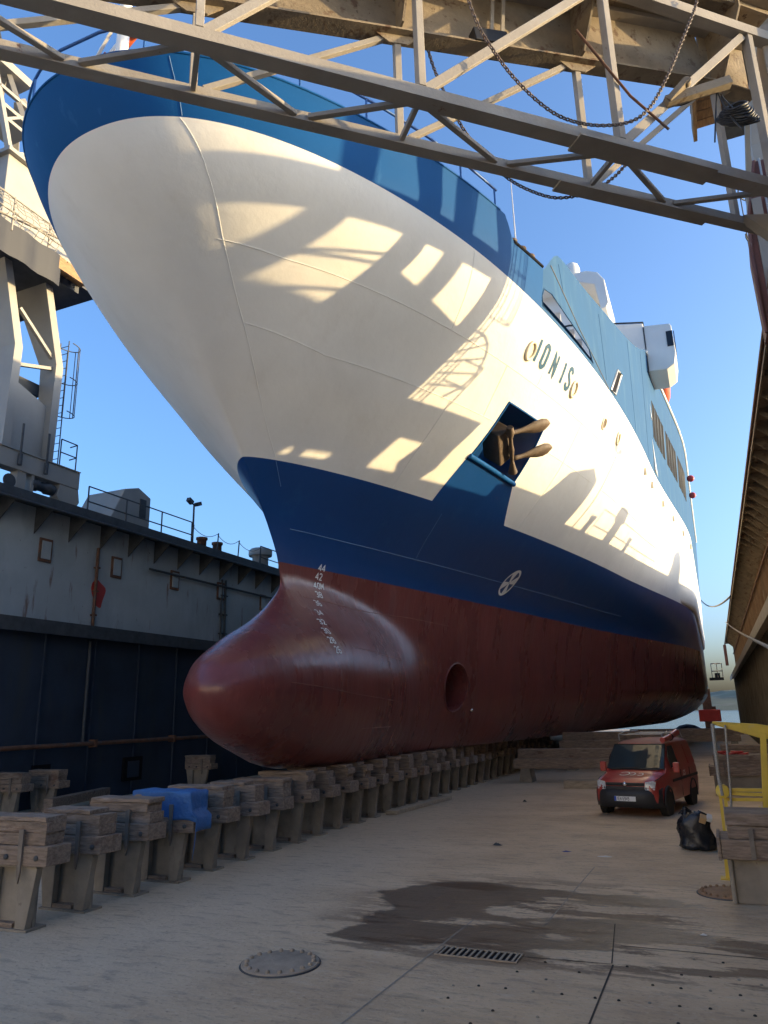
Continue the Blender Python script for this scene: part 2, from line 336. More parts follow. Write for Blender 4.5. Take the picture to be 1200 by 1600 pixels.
# stroke lettering: polylines in a 1-high cell
GLYPH = {
 '0': (.5, [[(.12, .1), (.12, .9), (.25, 1), (.38, 1), (.5, .9), (.5, .1), (.38, 0), (.25, 0), (.12, .1)]]),
 '1': (.35, [[(.1, .78), (.28, 1), (.28, 0)]]),
 '2': (.5, [[(.08, .85), (.2, 1), (.4, 1), (.5, .88), (.5, .65), (.08, 0), (.52, 0)]]),
 '3': (.5, [[(.08, .9), (.2, 1), (.4, 1), (.5, .9), (.5, .62), (.36, .52), (.5, .42), (.5, .1), (.4, 0), (.2, 0), (.08, .1)]]),
 '4': (.5, [[(.42, 0), (.42, 1), (.05, .3), (.55, .3)]]),
 '6': (.5, [[(.48, .9), (.38, 1), (.22, 1), (.1, .88), (.1, .1), (.22, 0), (.38, 0), (.5, .1), (.5, .45), (.38, .55), (.1, .5)]]),
 '8': (.5, [[(.22, .53), (.1, .65), (.1, .9), (.22, 1), (.38, 1), (.5, .9), (.5, .65), (.38, .53), (.22, .53), (.08, .4), (.08, .1), (.2, 0), (.4, 0), (.52, .1), (.52, .4), (.38, .53)]]),
 '9': (.5, [[(.1, .1), (.2, 0), (.38, 0), (.5, .12), (.5, .9), (.38, 1), (.22, 1), (.1, .9), (.1, .58), (.22, .47), (.5, .5)]]),
 'M': (.6, [[(.08, 0), (.08, 1), (.32, .35), (.56, 1), (.56, 0)]]),
 'E': (.45, [[(.5, 1), (.1, 1), (.1, 0), (.5, 0)], [(.1, .52), (.42, .52)]]),
 'I': (.2, [[(.1, 0), (.1, 1)]]),
 'O': (.55, [[(.08, .15), (.08, .85), (.18, .97), (.28, 1), (.38, .97), (.48, .85), (.48, .15), (.38, .03), (.28, 0), (.18, .03), (.08, .15)]]),
 'N': (.55, [[(.08, 0), (.08, 1), (.48, 0), (.48, 1)]]),
 'S': (.5, [[(.48, .78), (.46, .9), (.36, 1), (.2, 1), (.09, .9), (.08, .72), (.15, .6), (.4, .42), (.49, .3), (.48, .12), (.37, 0), (.2, 0), (.09, .1), (.07, .24)]]),
 'C': (.5, [[(.5, .85), (.4, .98), (.2, .98), (.08, .8), (.08, .2), (.2, .02), (.4, .02), (.5, .15)]]),
 'o': (.5, [[(.08, .15), (.08, .5), (.2, .62), (.38, .62), (.5, .5), (.5, .15), (.38, .02), (.2, .02), (.08, .15)]]),
 's': (.42, [[(.42, .55), (.3, .64), (.14, .64), (.08, .5), (.14, .38), (.36, .28), (.42, .16), (.34, .02), (.16, .02), (.06, .1)]]),
}
def stroke_quads(pts, w, step):
    """ribbon of small quads along a polyline in (u, v), mitred"""
    P = []
    for a, b in zip(pts, pts[1:]):
        n = max(1, int(math.hypot(b[0] - a[0], b[1] - a[1]) / step))
        for i in range(n): t = i / n; P.append((a[0] + (b[0] - a[0]) * t, a[1] + (b[1] - a[1]) * t))
    P.append(pts[-1]); closed = math.hypot(P[0][0] - P[-1][0], P[0][1] - P[-1][1]) < 1e-6
    Lr = []
    for i, p in enumerate(P):
        def dr(a, b):
            l = math.hypot(b[0] - a[0], b[1] - a[1]) or 1; return ((b[0] - a[0]) / l, (b[1] - a[1]) / l)
        d1 = dr(P[i - 1], p) if i > 0 else (dr(P[-2], P[-1]) if closed else dr(p, P[1]))
        d2 = dr(p, P[i + 1]) if i < len(P) - 1 else (dr(P[0], P[1]) if closed else d1)
        n1 = (-d1[1], d1[0]); n2 = (-d2[1], d2[0]); m = (n1[0] + n2[0], n1[1] + n2[1]); l = math.hypot(*m) or 1; m = (m[0] / l, m[1] / l)
        k = min(1.8, 1 / max(.3, m[0] * n1[0] + m[1] * n1[1])) * w / 2
        Lr.append(((p[0] + m[0] * k, p[1] + m[1] * k), (p[0] - m[0] * k, p[1] - m[1] * k)))
    return Lr
def ribbon(mb, Lr, f, mi=0):
    vs = []; fs = []
    for a, b in Lr: vs += [f(*a), f(*b)]
    for i in range(len(Lr) - 1): fs.append((2 * i, 2 * i + 1, 2 * i + 3, 2 * i + 2))
    mb.add(vs, fs, mi)
def text(mb, s, f, h, w, sx=1.0, gap=.14, step=.05, mi=0):
    u = 0
    for ch in s:
        if ch == ' ': u += .3 * h * sx; continue
        wd, strokes = GLYPH[ch]
        for st in strokes:
            ribbon(mb, stroke_quads([(u + x * h * sx, y * h) for x, y in st], w, step), f, mi)
        u += (wd + gap) * h * sx
    return u
SUN_EL, SUN_AZ, SUN_E, SKY_EL, SKY_S, EXPO = 6.5, -20.0, 2.0, 6.5, 0.15, 2.3
# ================================================================ SETTING
XL, XR = -20.2, 1.92          # inner edges of the wing-wall walkways
ZT = 10.1                     # top of the wing walls
Y0, Y1 = -2.5, 102.0

mb = MB(); mb.box(-20.9, 2.6, Y0, 103.5, -1.0, 0.0)
def strip(p, q, w, mi):
    p, q = Vector((p[0], p[1], .004)), Vector((q[0], q[1], .004)); s = (q - p).normalized().cross(Vector((0, 0, 1))) * w / 2
    mb.add([p - s, q - s, q + s, p + s], [(0, 1, 2, 3)], mi)
def fz(px, py): return at(px, py, z=0)
a, b = fz(544, 1600), fz(694, 1478); strip((a.x - .1, a.y - 1.5), (b.x, 10.55), .022, 1)
a, b = fz(860, 1435), fz(917, 1371); strip((a.x, 10.5), (b.x, 14.5), .02, 1)
a, b = fz(921, 1600), fz(958, 1508); strip((a.x, a.y - 2), (b.x, b.y), .02, 2)
a, b = fz(956, 1506), fz(961, 1444); strip((a.x, a.y), (b.x, b.y), .014, 2)
a, b = fz(858, 1435), fz(960, 1444); strip(a, b, .014, 1)
a, b = fz(812, 1495), fz(956, 1507); strip(a, b, .014, 2)
a, b = fz(961, 1444), fz(1195, 1470); strip((a.x, a.y), (1.6, a.y), .012, 1)
a, b = fz(970, 1478), fz(1200, 1500); strip((a.x, a.y), (1.6, a.y), .02, 2)
# studs left on the floor plates
for i in range(34):
    px, py = [(708, 1541), (748, 1541), (790, 1545), (833, 1550), (878, 1554), (808, 1519), (853, 1531), (852, 1504), (980, 1511), (1018, 1516), (1065, 1524), (1110, 1527), (1155, 1532), (1020, 1540), (1064, 1545), (1110, 1549), (1157, 1556), (967, 1564), (1015, 1568), (1062, 1573), (1110, 1577), (1160, 1580), (1180, 1588), (1060, 1600), (1085, 1500), (700, 1560), (770, 1580), (840, 1590), (735, 1600), (1130, 1505), (1190, 1540), (905, 1520), (930, 1560), (660, 1580)][i]
    p = fz(px, py); n = 8; r = .012
    mb.add([(p.x + r * math.cos(k * PI / 4), p.y + r * math.sin(k * PI / 4), .012) for k in range(8)] + [(p.x + 1.5 * r * math.cos(k * PI / 4), p.y + 1.5 * r * math.sin(k * PI / 4), .002) for k in range(8)],
           [tuple(range(8))] + [(k, k + 8, (k + 1) % 8 + 8, (k + 1) % 8) for k in range(8)], 2 if i % 3 else 1)
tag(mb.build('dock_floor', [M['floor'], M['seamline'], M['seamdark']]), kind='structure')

mb = MB(); mb.add([(-3000, -3000, -1.2), (3000, -3000, -1.2), (3000, 3000, -1.2), (-3000, 3000, -1.2)], [(0, 1, 2, 3)])
tag(mb.build('water', M['water']), kind='structure')

# far shore
mb = MB(); nx, ny = 160, 14; vs = []
for j in range(ny):
    for i in range(nx):
        x = -900 + 1800 * i / (nx - 1); y = 640 + 380 * j / (ny - 1)
        h = math.sin(PI * min(1, j / (ny - 1) * 1.6) / 2) * (13 + 4 * math.sin(x * .011 + 1) + 2.2 * math.sin(x * .043) + 1.2 * math.sin(x * .11 + j))
        vs.append((x, y, -1.6 + h * (1 if j else 0) + (random.random() * .9 if j else 0)))
mb.add(vs, [(j * nx + i, j * nx + i + 1, (j + 1) * nx + i + 1, (j + 1) * nx + i) for j in range(ny - 1) for i in range(nx - 1)], 0, True)
tag(mb.build('hills', M['hillm']), kind='structure')
mb = MB(); mb.box(-90, 21.9, -120, Y0 - .05, -1.5, -.03); tag(mb.build('bounce_apron', M['apron']), kind='structure')  # unseen pale ground, added behind the camera to bounce light onto the bow

# ================================================================ WING WALLS
def bracket(mb, xe, xf, y, s):
    """triangular plate below the walkway: from wall face xf to edge xe"""
    mb.prism([(xf, y, ZT - .1), (xe, y, ZT - .1), (xe, y, ZT - .25), (xf, y, ZT - 1.05)], (0, .03, 0))

def wing_wall(name, label, s, xe, mats, ribs, pipe_side):
    """s: +1 right, -1 left"""
    root = thing(name, label, 'dock wall', (xe + s * 4, 40, 0))
    xu = xe + s * .9; xl = xe + s * .45; xo = xe + s * 6.8
    lo, hi = (min, max)
    mb = MB(); mb.box(lo(xu, xo), hi(xu, xo), Y0, Y1, 6.0, ZT - .1)
    if ribs:
        y = Y0 + .3
        while y < Y1 - .2:
            mb.box(lo(xu, xu - s * .1), hi(xu, xu - s * .1), y, y + .05, 6.2, ZT - .15); y += .78
        for z in (7.3,): mb.box(lo(xu, xu - s * .06), hi(xu, xu - s * .06), Y0, Y1, z, z + .04)
    mb.build('upper_panel', mats[0], root)
    mb = MB(); mb.box(lo(xl, xo), hi(xl, xo), Y0, Y1, 0, 5.75)
    y = Y0 + .5
    while y < Y1:
        mb.box(lo(xl, xl - s * .07), hi(xl, xl - s * .07), y, y + .06, .05, 5.7); y += (1.1 if ribs else 2.3)
    mb.build('lower_panel', mats[1], root)
    mb = MB(); mb.box(lo(xe, xo), hi(xe, xo), Y0, Y1, 5.75, 6.0)
    mb.box(lo(xe, xe + s * .04), hi(xe, xe + s * .04), Y0, Y1, 5.55, 5.75)
    mb.build('ledge', mats[2], root)
    mb = MB(); mb.box(lo(xe, xo), hi(xe, xo), Y0, Y1, ZT - .1, ZT)
    mb.box(lo(xe - s * .05, xe), hi(xe - s * .05, xe), Y0, Y1, ZT - .24, ZT + .06)
    mb.box(lo(xe + s * .42, xe + s * .50), hi(xe + s * .42, xe + s * .50), Y0, Y1, ZT, ZT + .14)   # crane rail
    mb.build('walkway', mats[3], root)
    mb = MB(); mb.tube([(xe - s * .14, Y0, ZT - .33), (xe - s * .14, Y1, ZT - .33)], .045, 6); mb.build('service_pipe', mats[4], root)
    mb = MB(); mb.tube([(xu - s * .16, 24.0 if s < 0 else Y0, 8.75), (xu - s * .16, Y1, 8.75)], .05, 6); mb.build('service_pipe', mats[4], root)
    y = 2.0 if s > 0 else 12.0; k = 0
    first = None
    while y < (98 if s > 0 else 62):
        m_ = MB(); bracket(m_, xe + s * .02, xu, 0, s)
        if first is None:
            first = m_.build('bracket', mats[3], root, local=True); r = first
        else:
            r = first.copy(); COL.objects.link(r); r.parent = root
        r.location = (-root.location.x, y - root.location.y, 0)
        y += 1.55 if s < 0 else 1.2
    return root
wl = wing_wall('dock_wall', 'tall grey-green dock wing wall with dark navy lower half, behind the bulbous bow', -1, XL,
               (M['wallgrey'], M['walldark'], M['darksteel'], M['darksteel'], M['darksteel']), False, 1)
wr = wing_wall('dock_wall', 'rusty brown ribbed dock wing wall running beside the ship and the parked van', 1, XR,
               (M['wallrust'], M['wallrustdark'], M['bridge'], M['bridgedeck'], M['rustpipe']), True, 1)
xu = XL - .9
# access plates, pipes, paint splash on the left wall
for px, py in ((70, 860), (181, 887), (272, 907), (344, 924), (410, 942)):
    p = at(px, py, x=xu); mb = MB(); mb.box(xu, xu + .06, p.y - .28, p.y + .28, p.z - .42, p.z + .42); mb.box(xu + .06, xu + .09, p.y - .2, p.y + .2, p.z - .32, p.z + .32, 1)
    mb.build('access_plate', [M['rustpipe'], M['wallgrey']], wl, bevel=.01)
for px, mt in ((149, 'rustpipe'), (347, 'darksteel'), (353, 'darksteel')):
    p = at(px, 930, x=xu + .1); mb = MB(); mb.tube([(xu + .08, p.y, 9.1), (xu + .08, p.y, 6.02)], .06 if mt == 'rustpipe' else .045, 8)
    for z in (6.5, 7.4, 8.3): mb.box(xu, xu + .16, p.y - .1, p.y + .1, z, z + .06)
    mb.build('downpipe', M[mt], wl)
p = at(153, 928, x=xu); mb = MB()
vs = [(xu + .012, p.y + .33 * math.cos(a) * (1 + .25 * math.sin(3 * a)), p.z + .55 * math.sin(a) * (1 + .2 * math.cos(2 * a + 1))) for a in [2 * PI * k / 22 for k in range(22)]]
mb.prism(vs, (.006, 0, 0)); mb.build('paint_splash', M['redpaint'], wl)
mb = MB(); mb.tube([(XL - .2, Y0, 1.93), (XL - .2, 60, 1.93)], .075, 8)
for k in range(16): mb.box(XL - .4, XL - .1, Y0 + 2 + 4.3 * k, Y0 + 2.12 + 4.3 * k, 1.8, 2.06)
mb.build('lower_pipe', M['rustpipe'], wl)
p = at(133, 1100, x=XL - .4); mb = MB(); mb.tube([(XL - .38, p.y, 5.5), (XL - .38, p.y, 2.0)], .06, 6); mb.build('downpipe', M['darksteel'], wl)
for px, w in ((205, .5), (62, .35)):
    p = at(px, 1225, x=XL - .4); mb = MB(); mb.box(XL - .45, XL - .36, p.y - w, p.y + w, .5, 1.35); mb.box(XL - .36, XL - .33, p.y - w * .6, p.y + w * .6, .62, 1.2, 1); mb.build('access_plate', [M['dark'], M['walldark']], wl)
# end ladder on the right wall, fender block hanging at its far corner
mb = MB(); mb.box(XR - .35, XR - .02, 97.5, 98.2, 7.2, 9.6); mb.build('fender', M['maroon'], wr, bevel=.05)

# ---------------------------------------------------------------- things standing on the wing walls
def hut(x, y, s, label):
    r = thing('deck_hut', label, 'hut', (x, y, ZT))
    mb = MB(); w = 1.0
    mb.prism([(x - w, y - 1.35, ZT), (x - w, y + 1.1, ZT), (x - w, y + 1.1, ZT + 1.72), (x - w, y + .35, ZT + 2.0), (x - w, y - .45, ZT + 1.75)], (2 * w, 0, 0))
    mb.build('hut_body', M['craneg'], r, bevel=.04)
    xf = x - s * w
    mb = MB(); mb.box(min(xf, xf - s * .04), max(xf, xf - s * .04), y + .45, y + .8, ZT + .75, ZT + 1.55); mb.build('louvre', M['darksteel'], r)
    mb = MB(); mb.box(min(xf, xf - s * .06), max(xf, xf - s * .06), y - .3, y + .35, ZT + .2, ZT + .26); mb.build('step', M['darksteel'], r)
    return r
hut(XL - 1.9, 22.9, -1, 'small grey sloped-front hut behind the railing on the dark left dock wall')
hut(XR + 2.3, 29.2, 1, 'grey sloped-front hut on top of the rusty right dock wall')

def lamp_post(x, y, s, label, h=3.0, gap=True):
    r = thing('lamp_post', label, 'lamp post', (x, y, ZT))
    mb = MB(); mb.tube([(x, y, ZT), (x, y, ZT + h)], .045, 8); mb.box(x - .12, x + .12, y - .12, y + .12, ZT, ZT + .02); mb.build('pole', M['darksteel'], r)
    for q in (-1, 1):
        mb = MB(); mb.box(x - .1, x + .1, y + q * .3 - .16, y + q * .3 + .16, ZT + h - .02, ZT + h + .16, R=Matrix.Rotation(q * .4, 3, 'X'))
        mb.bar((x, y, ZT + h - .03), (x, y + q * .25, ZT + h), .05); mb.build('floodlight', M['darksteel'], r)
    return r
p = at(308, 840, x=XL - 1.2); lamp_post(XL - 1.2, 27.3, -1, 'thin lamp post with two floodlights behind the twin bollards on the left wall', 2.35)
lamp_post(XR + 1.4, 31.0, 1, 'thin lamp post with two floodlights on the rusty right dock wall', 3.0)

def bollard(x, y, label):
    r = thing('bollard', label, 'bollard', (x, y, ZT), group='twin bollards on the dock wall')
    mb = MB(); mb.lathe((x, y, ZT), [(.22, 0), (.22, .62), (.27, .64), (.27, .74), (.0, .76)], 16); mb.build('post', M['rustpipe'], r)
    mb = MB(); mb.box(x - .34, x + .34, y - .34, y + .34, ZT, ZT + .05); mb.build('base_plate', M['darksteel'], r)
bollard(XL - .9, 27.6, 'rusty bollard directly in front of the thin lamp post on the left wall')
bollard(XL - .9, 28.8, 'rusty bollard on the left wall farther from the lamp post, towards the mushroom vent')

def vent(x, y, label, h=1.0):
    r = thing('mushroom_vent', label, 'vent', (x, y, ZT))
    mb = MB(); mb.lathe((x, y, ZT), [(.42, 0), (.42, h * .62), (.52, h * .66)], 20); mb.build('vent_pipe', M['craneg'], r)
    mb = MB(); mb.lathe((x, y, ZT), [(.6, h * .66), (.62, h * .72), (.62, h * .9), (.5, h), (0, h * 1.03)], 20); mb.build('vent_cap', M['craneg'], r)
vent(XL - .9, 32.6, 'pale mushroom-shaped vent on the left wall beside the bow stem', 1.15)
vent(XR + 1.0, 34.4, 'mushroom-shaped vent on the rusty right dock wall', 1.5)

def railing(x, ys, label, h=1.05, drop=None):
    r = thing('railing', label, 'railing', (x, ys[0], ZT))
    for y in ys:
        mb = MB(); mb.tube([(x, y, ZT), (x, y, ZT + h)], .03, 6); mb.build('post', M['darksteel'], r)
    for z in (h, h * .45):
        mb = MB(); mb.tube([(x, ys[0], ZT + z), (x, ys[-1], ZT + z)], .026, 6); mb.build('rail', M['darksteel'], r)
    return r
railing(XL - .25, [19.9, 21.9, 24.0, 26.0], 'dark steel railing in front of the sloped hut on the left wall')
railing(XL - .25, [31.6, 33.4, 35.2, 37.0], 'dark steel railing around the mushroom vent on the left wall')
railing(XR + .8, [32.2, 34.2, 36.2, 38.2, 40.2, 42.2], 'steel railing around the vent on top of the rusty right wall')
def chain_posts(x, ys, label):
    r = thing('chain_barrier', label, 'chain', (x, ys[0], ZT))
    for y in ys:
        mb = MB(); mb.tube([(x, y, ZT), (x + .03, y + .05, ZT + .95)], .03, 6); mb.build('post', M['darksteel'], r)
    pts = []
    for a, b in zip(ys, ys[1:]):
        for k in range(9):
            t = k / 8; pts.append((x, a + (b - a) * t, ZT + .9 - .28 * 4 * t * (1 - t)))
    mb = MB(); mb.tube(pts, .014, 5); mb.build('chain', M['chain'], r)
chain_posts(XL - .25, [26.05, 27.9, 29.6, 31.5], 'sagging chain between short leaning posts along the left wall edge')
# clutter on the right wall edge (throws the ragged edge of the shade on the hull)
r = thing('equipment_locker', 'low steel locker on top of the rusty right dock wall beside its hut', 'locker', (XR + 1.2, 26.4, ZT))
mb = MB(); mb.box(XR + .9, XR + 1.8, 25.4, 27.4, ZT, ZT + .55); mb.build('locker_body', M['craneg'], r, bevel=.03)
mb = MB(); mb.box(XR + .85, XR + 1.85, 25.35, 27.45, ZT + .55, ZT + .62); mb.build('lid', M['darksteel'], r)
for (y, label) in ((31.8, 'rusty bollard beside the lamp post on the right wall'), (36.9, 'rusty bollard between the railing posts on the right wall')):
    bollard(XR + 1.0, y, label)

# ================================================================ CRANES
def crane(xf, s, yo, label, full=True, legs=(16.25, 18.05), wt=0.0, send=19.65):
    """rail-mounted portal crane; xf = front plane, s = outward direction, yo = offset along the wall"""
    r = thing('dock_crane', label, 'crane', (xf + s * 2.5, 17 + yo, ZT + .14))
    X = lambda d: xf + s * d
    def bx(mb, d0, d1, y0, y1, z0, z1, mi=0): mb.box(min(X(d0), X(d1)), max(X(d0), X(d1)), y0 + yo, y1 + yo, z0, z1, mi); return mb
    G = M['craneg']
    for d in (0, 4.6):
        mb = MB(); bx(mb, d, d + .45, 12.6, send, 10.98, 11.62); bx(mb, d - .05, d + .5, 12.6, send, 11.62, 11.66); mb.build('sill_beam', G, r, bevel=.01)
    # wheel bogies
    for d in (0, 4.6):
        for yc in (13.4, send - .45):
            mb = MB(); y = yc + yo
            poly = [(X(d + .02), y - .5, 10.5), (X(d + .02), y - .3, 10.28), (X(d + .02), y + .4, 10.28), (X(d + .02), y + .55, 10.5), (X(d + .02), y + .45, 10.98), (X(d + .02), y - .4, 10.98)]
            mb.prism(poly, (s * .38, 0, 0)); b_ = mb.build('bogie', G, r, bevel=.02)
            mb = MB(); mb.lathe((X(d + .2), y + .3, 10.42), [(.2, -.12), (.2, .12)], 16, axis=(1, 0, 0)); mb.build('wheel', M['darksteel'], b_)
    mb = MB(); bx(mb, .05, .4, 17.0, 17.35, 10.26, 10.98); bx(mb, .05, .4, 17.6, 17.7, 10.26, 10.98); mb.build('pedestal', G, r)
    mb = MB(); mb.lathe((X(.22), 18.15 + yo, 10.72), [(.0, -.5), (.2, -.48), (.22, -.2), (.17, -.15), (.17, .15), (.22, .2), (.2, .5), (0, .52)], 14, axis=(0, 1, 0)); mb.build('drive_motor', M['darksteel'], r)
    mb = MB(); mb.lathe((X(.1), 16.75 + yo, 10.55), [(.24, -.02), (.24, .02)], 16, axis=(1, 0, 0)); mb.build('hand_wheel', M['darksteel'], r)
    # portal frames: haunched legs in the plane across the wall
    for yl in legs:
        for front in (True, False):
            dd = (lambda d: d) if front else (lambda d: 5.05 - d)
            y = yl + yo
            sh = -.55      # the legs lean back along the wall above the knee
            lo_ = [(X(dd(.02)), y, 11.66), (X(dd(-.05)), y, 15.35), (X(dd(.75)), y, 15.35), (X(dd(.55)), y, 11.66)]
            mb = MB(); mb.prism(lo_, (0, .32, 0))
            a = [Vector((X(dd(-.05)), y, 15.35)), Vector((X(dd(.30)), y + sh, 18.55)), Vector((X(dd(1.9)), y + sh, 18.55)), Vector((X(dd(.75)), y, 15.35))]
            b_ = [p + Vector((0, .32, 0)) for p in a]
            mb.add(a + b_, [(0, 1, 2, 3), (7, 6, 5, 4), (0, 4, 5, 1), (1, 5, 6, 2), (2, 6, 7, 3), (3, 7, 4, 0)])
            # flange plate standing proud on the dock side
            ex = X(dd(-.06)); o = mb.build('leg', G, r); fix_normals(o)
    for front in (0, 1):
        dd = .25 if not front else 4.8; mb = MB()
        mb.prism([(X(dd), legs[0] + .32 + yo, 11.66), (X(dd), legs[1] + yo, 11.66), (X(dd), legs[1] + yo, 13.75 + wt), (X(dd), legs[0] + .32 + yo, 14.25 + wt)], (s * .05, 0, 0))
        mb.build('web_plate', G, r)
    for a, b_ in () if not full else (((.2, 16.45, 16.9), (.2, 18.1, 15.6)), ((.2, 16.5, 14.75), (.2, 18.1, 15.25)), ((.9, 16.5, 14.2), (.9, 18.0, 13.0))):
        mb = MB(); mb.bar((X(a[0]), a[1] + yo, a[2]), (X(b_[0]), b_[1] + yo, b_[2]), .14, .12); mb.build('brace', G, r)
    if full: mb = MB(); bx(mb, .9, 4.3, 16.3, 18.3, 14.35, 14.8); mb.build('tie_platform', M['darksteel'], r)
    for y in (16.9, 18.0):
        mb = MB(); mb.tube([(X(-.12), y + yo, 12.6), (X(-.12), y + yo, 11.15)], .04, 6); mb.tube([(X(-.12), y + yo, 11.5), (X(-.12), y + yo, 11.1)], .075, 8); mb.build('lock_pin', M['darksteel'], r)
    # ladder with cage at the leg
    mb = MB(); yl = 18.62 + yo + (legs[1] - 18.05)
    for q in (0, .42): mb.tube([(X(.05 + q), yl, 11.7), (X(.05 + q), yl, 16.6)], .022, 5)
    z = 11.9
    while z < 16.6: mb.tube([(X(.05), yl, z), (X(.47), yl, z)], .014, 5); z += .3
    for z in (13.75, 15.1, 16.5):
        pts = [(X(.26 + .36 * math.cos(a)), yl + .05 + .62 * math.sin(a), z) for a in [PI * k / 10 for k in range(11)]]
        mb.tube(pts, .02, 5)
    for k in (2, 4, 5, 6, 8):
        a = PI * k / 10; mb.tube([(X(.26 + .36 * math.cos(a)), yl + .05 + .62 * math.sin(a), 13.75), (X(.26 + .36 * math.cos(a)), yl + .05 + .62 * math.sin(a), 16.5)], .016, 5)
    mb.build('ladder', M['darksteel'], r)
    mb = MB()
    for y in (18.75, 19.5): mb.tube([(X(.1), y + yo, 11.66), (X(.1), y + yo, 12.7)], .025, 5)
    for z in (12.2, 12.7): mb.tube([(X(.1), 18.75 + yo, z), (X(.1), 19.5 + yo, z), (X(.5), 19.55 + yo, z)], .025, 5)
    mb.build('guard_rail', M['darksteel'], r)
    # slewing platform, timber decking, net
    mb = MB(); bx(mb, -.2, 5.2, 13.3, 18.6, 18.55, 18.85); mb.build('platform', M['darksteel'], r)
    mb = MB()
    for k in range(5): bx(mb, -1.0, 2.4, 16.9 + .36 * k, 17.22 + .36 * k, 18.86, 18.93)
    bx(mb, -1.0, -.9, 16.9, 18.66, 18.45, 18.86)
    mb.build('decking', M['planks'], r)
    mb = MB()
    for k in range(12): mb.tube([(X(-.9), 13.4 + .3 * k + yo, 18.9), (X(-1.1), 13.5 + .3 * k + yo, 19.4), (X(-.95), 13.4 + .3 * k + yo, 19.95)], .018, 4)
    for k in range(6):
        z = 18.9 + .2 * k; mb.tube([(X(-.9 - .2 * math.sin(PI * k / 5)), y + yo, z + .05 * math.sin(9 * y)) for y in [13.4 + .25 * q for q in range(14)]], .018, 4)
    mb.build('safety_net', M['rope'], r)
    if full:
        mb = MB(); NV = [(X(-.99 - .05 * math.sin(y * 5)), y + yo, z) for z in (17.75, 18.2, 18.55, 18.95) for y in [12.8 + .3 * q for q in range(15)]]
        mb.add(NV, [(j * 15 + i, j * 15 + i + 1, j * 15 + 16 + i, j * 15 + 15 + i) for j in range(3) for i in range(14)], 0, True); mb.build('shade_sheet', M['cable'], r)
    mb = MB()
    for y in (13.4, 14.9, 16.4, 17.9): mb.tube([(X(-.95), y + yo, 18.7), (X(-.95), y + yo, 20.0)], .035, 6)
    for z in (19.4, 19.95): mb.tube([(X(-.95), 13.4 + yo, z), (X(-.95), 18.6 + yo, z)], .032, 6)
    mb.tube([(X(-.9), 13.4 + yo, 18.9), (X(-.95), 18.5 + yo, 20.0)], .05, 6); mb.build('platform_rail', M['bridge'], r)
    # machinery house
    h0, h1 = 19.1, 22.5
    a = [(X(-.15), 15.05, h0), (X(4.6), 15.05, h0), (X(4.6), 19.6, h0), (X(-.15), 19.6, h0)]
    b_ = [(X(.15), 15.25, h1), (X(4.4), 15.25, h1), (X(4.4), 19.2, h1), (X(.15), 19.2, h1)]
    vs = [Vector((p[0], p[1] + yo, p[2])) for p in a + b_]
    mb = MB(); mb.add(vs, [(3, 2, 1, 0), (4, 5, 6, 7), (0, 1, 5, 4), (1, 2, 6, 5), (2, 3, 7, 6), (3, 0, 4, 7)]); o = mb.build('machinery_house', G, r, bevel=.03); fix_normals(o)
    mb = MB(); bx(mb, -.05, 4.6, 15.1, 19.4, h1, h1 + .16); mb.build('house_roof', G, r)
    mb = MB(); bx(mb, -.1, 4.5, 15.0, 19.7, h0 - .1, h0 + .04); mb.build('house_sill', M['darksteel'], r)
    mb = MB(); mb.lathe((X(2.2), 17 + yo, 18.85), [(1.2, -.05), (1.2, .3)], 24); mb.build('slew_ring', M['darksteel'], r)
    # A-frame above
    if full:
        for a, b_ in (((.3, 15.4, 22.6), (1.6, 15.2, 27.2)), ((.3, 17.0, 22.6), (1.6, 15.9, 27.2)), ((3.8, 15.4, 22.6), (1.9, 15.2, 27.2)), ((3.8, 17.0, 22.6), (1.9, 15.9, 27.2)), ((.3, 18.6, 22.6), (1.6, 16.6, 26.6)), ((3.8, 18.6, 22.6), (1.9, 16.6, 26.6))):
            mb = MB(); mb.bar((X(a[0]), a[1] + yo, a[2]), (X(b_[0]), b_[1] + yo, b_[2]), .22, .18); mb.build('frame_leg', G, r)
        for z, d0, d1, y0, y1 in ((24.4, .8, 3.2, 15.3, 17.7), (26.0, 1.2, 2.5, 15.3, 17.0)):
            mb = MB()
            mb.bar((X(d0), y0 + yo, z), (X(d1), y0 + yo, z), .14); mb.bar((X(d0), y1 + yo, z), (X(d1), y1 + yo, z), .14); mb.bar((X(d0), y0 + yo, z), (X(d0), y1 + yo, z), .14)
            mb.bar((X(d0 - .35), y0 + yo, z - 1.7), (X(d0), y1 + yo, z), .1); mb.build('frame_tie', G, r)
        mb = MB(); bx(mb, 1.3, 2.2, 15.0, 16.7, 27.15, 27.5); mb.build('head_frame', G, r); mb = MB(); bx(mb, 1.0, 2.6, 15.1, 17.0, 25.1, 25.25); mb.build('frame_deck', G, r)
        for dy in (0, .5):
            mb = MB(); mb.tube([(X(1.7), 15.3 + yo + dy, 27.5), (X(1.7), 13.0 + yo + dy, 33.5)], .05, 6); mb.build('stay_cable', M['cable'], r)
    return r
crane(-20.7, -1, 0.0, 'grey portal crane with plank platform standing on the left dock wall')
rc = crane(2.45, 1, 1.45, 'maroon-streaked portal crane on the right dock wall beside the walkway bridge', full=False, legs=(15.4, 18.05), wt=-.55, send=20.85)
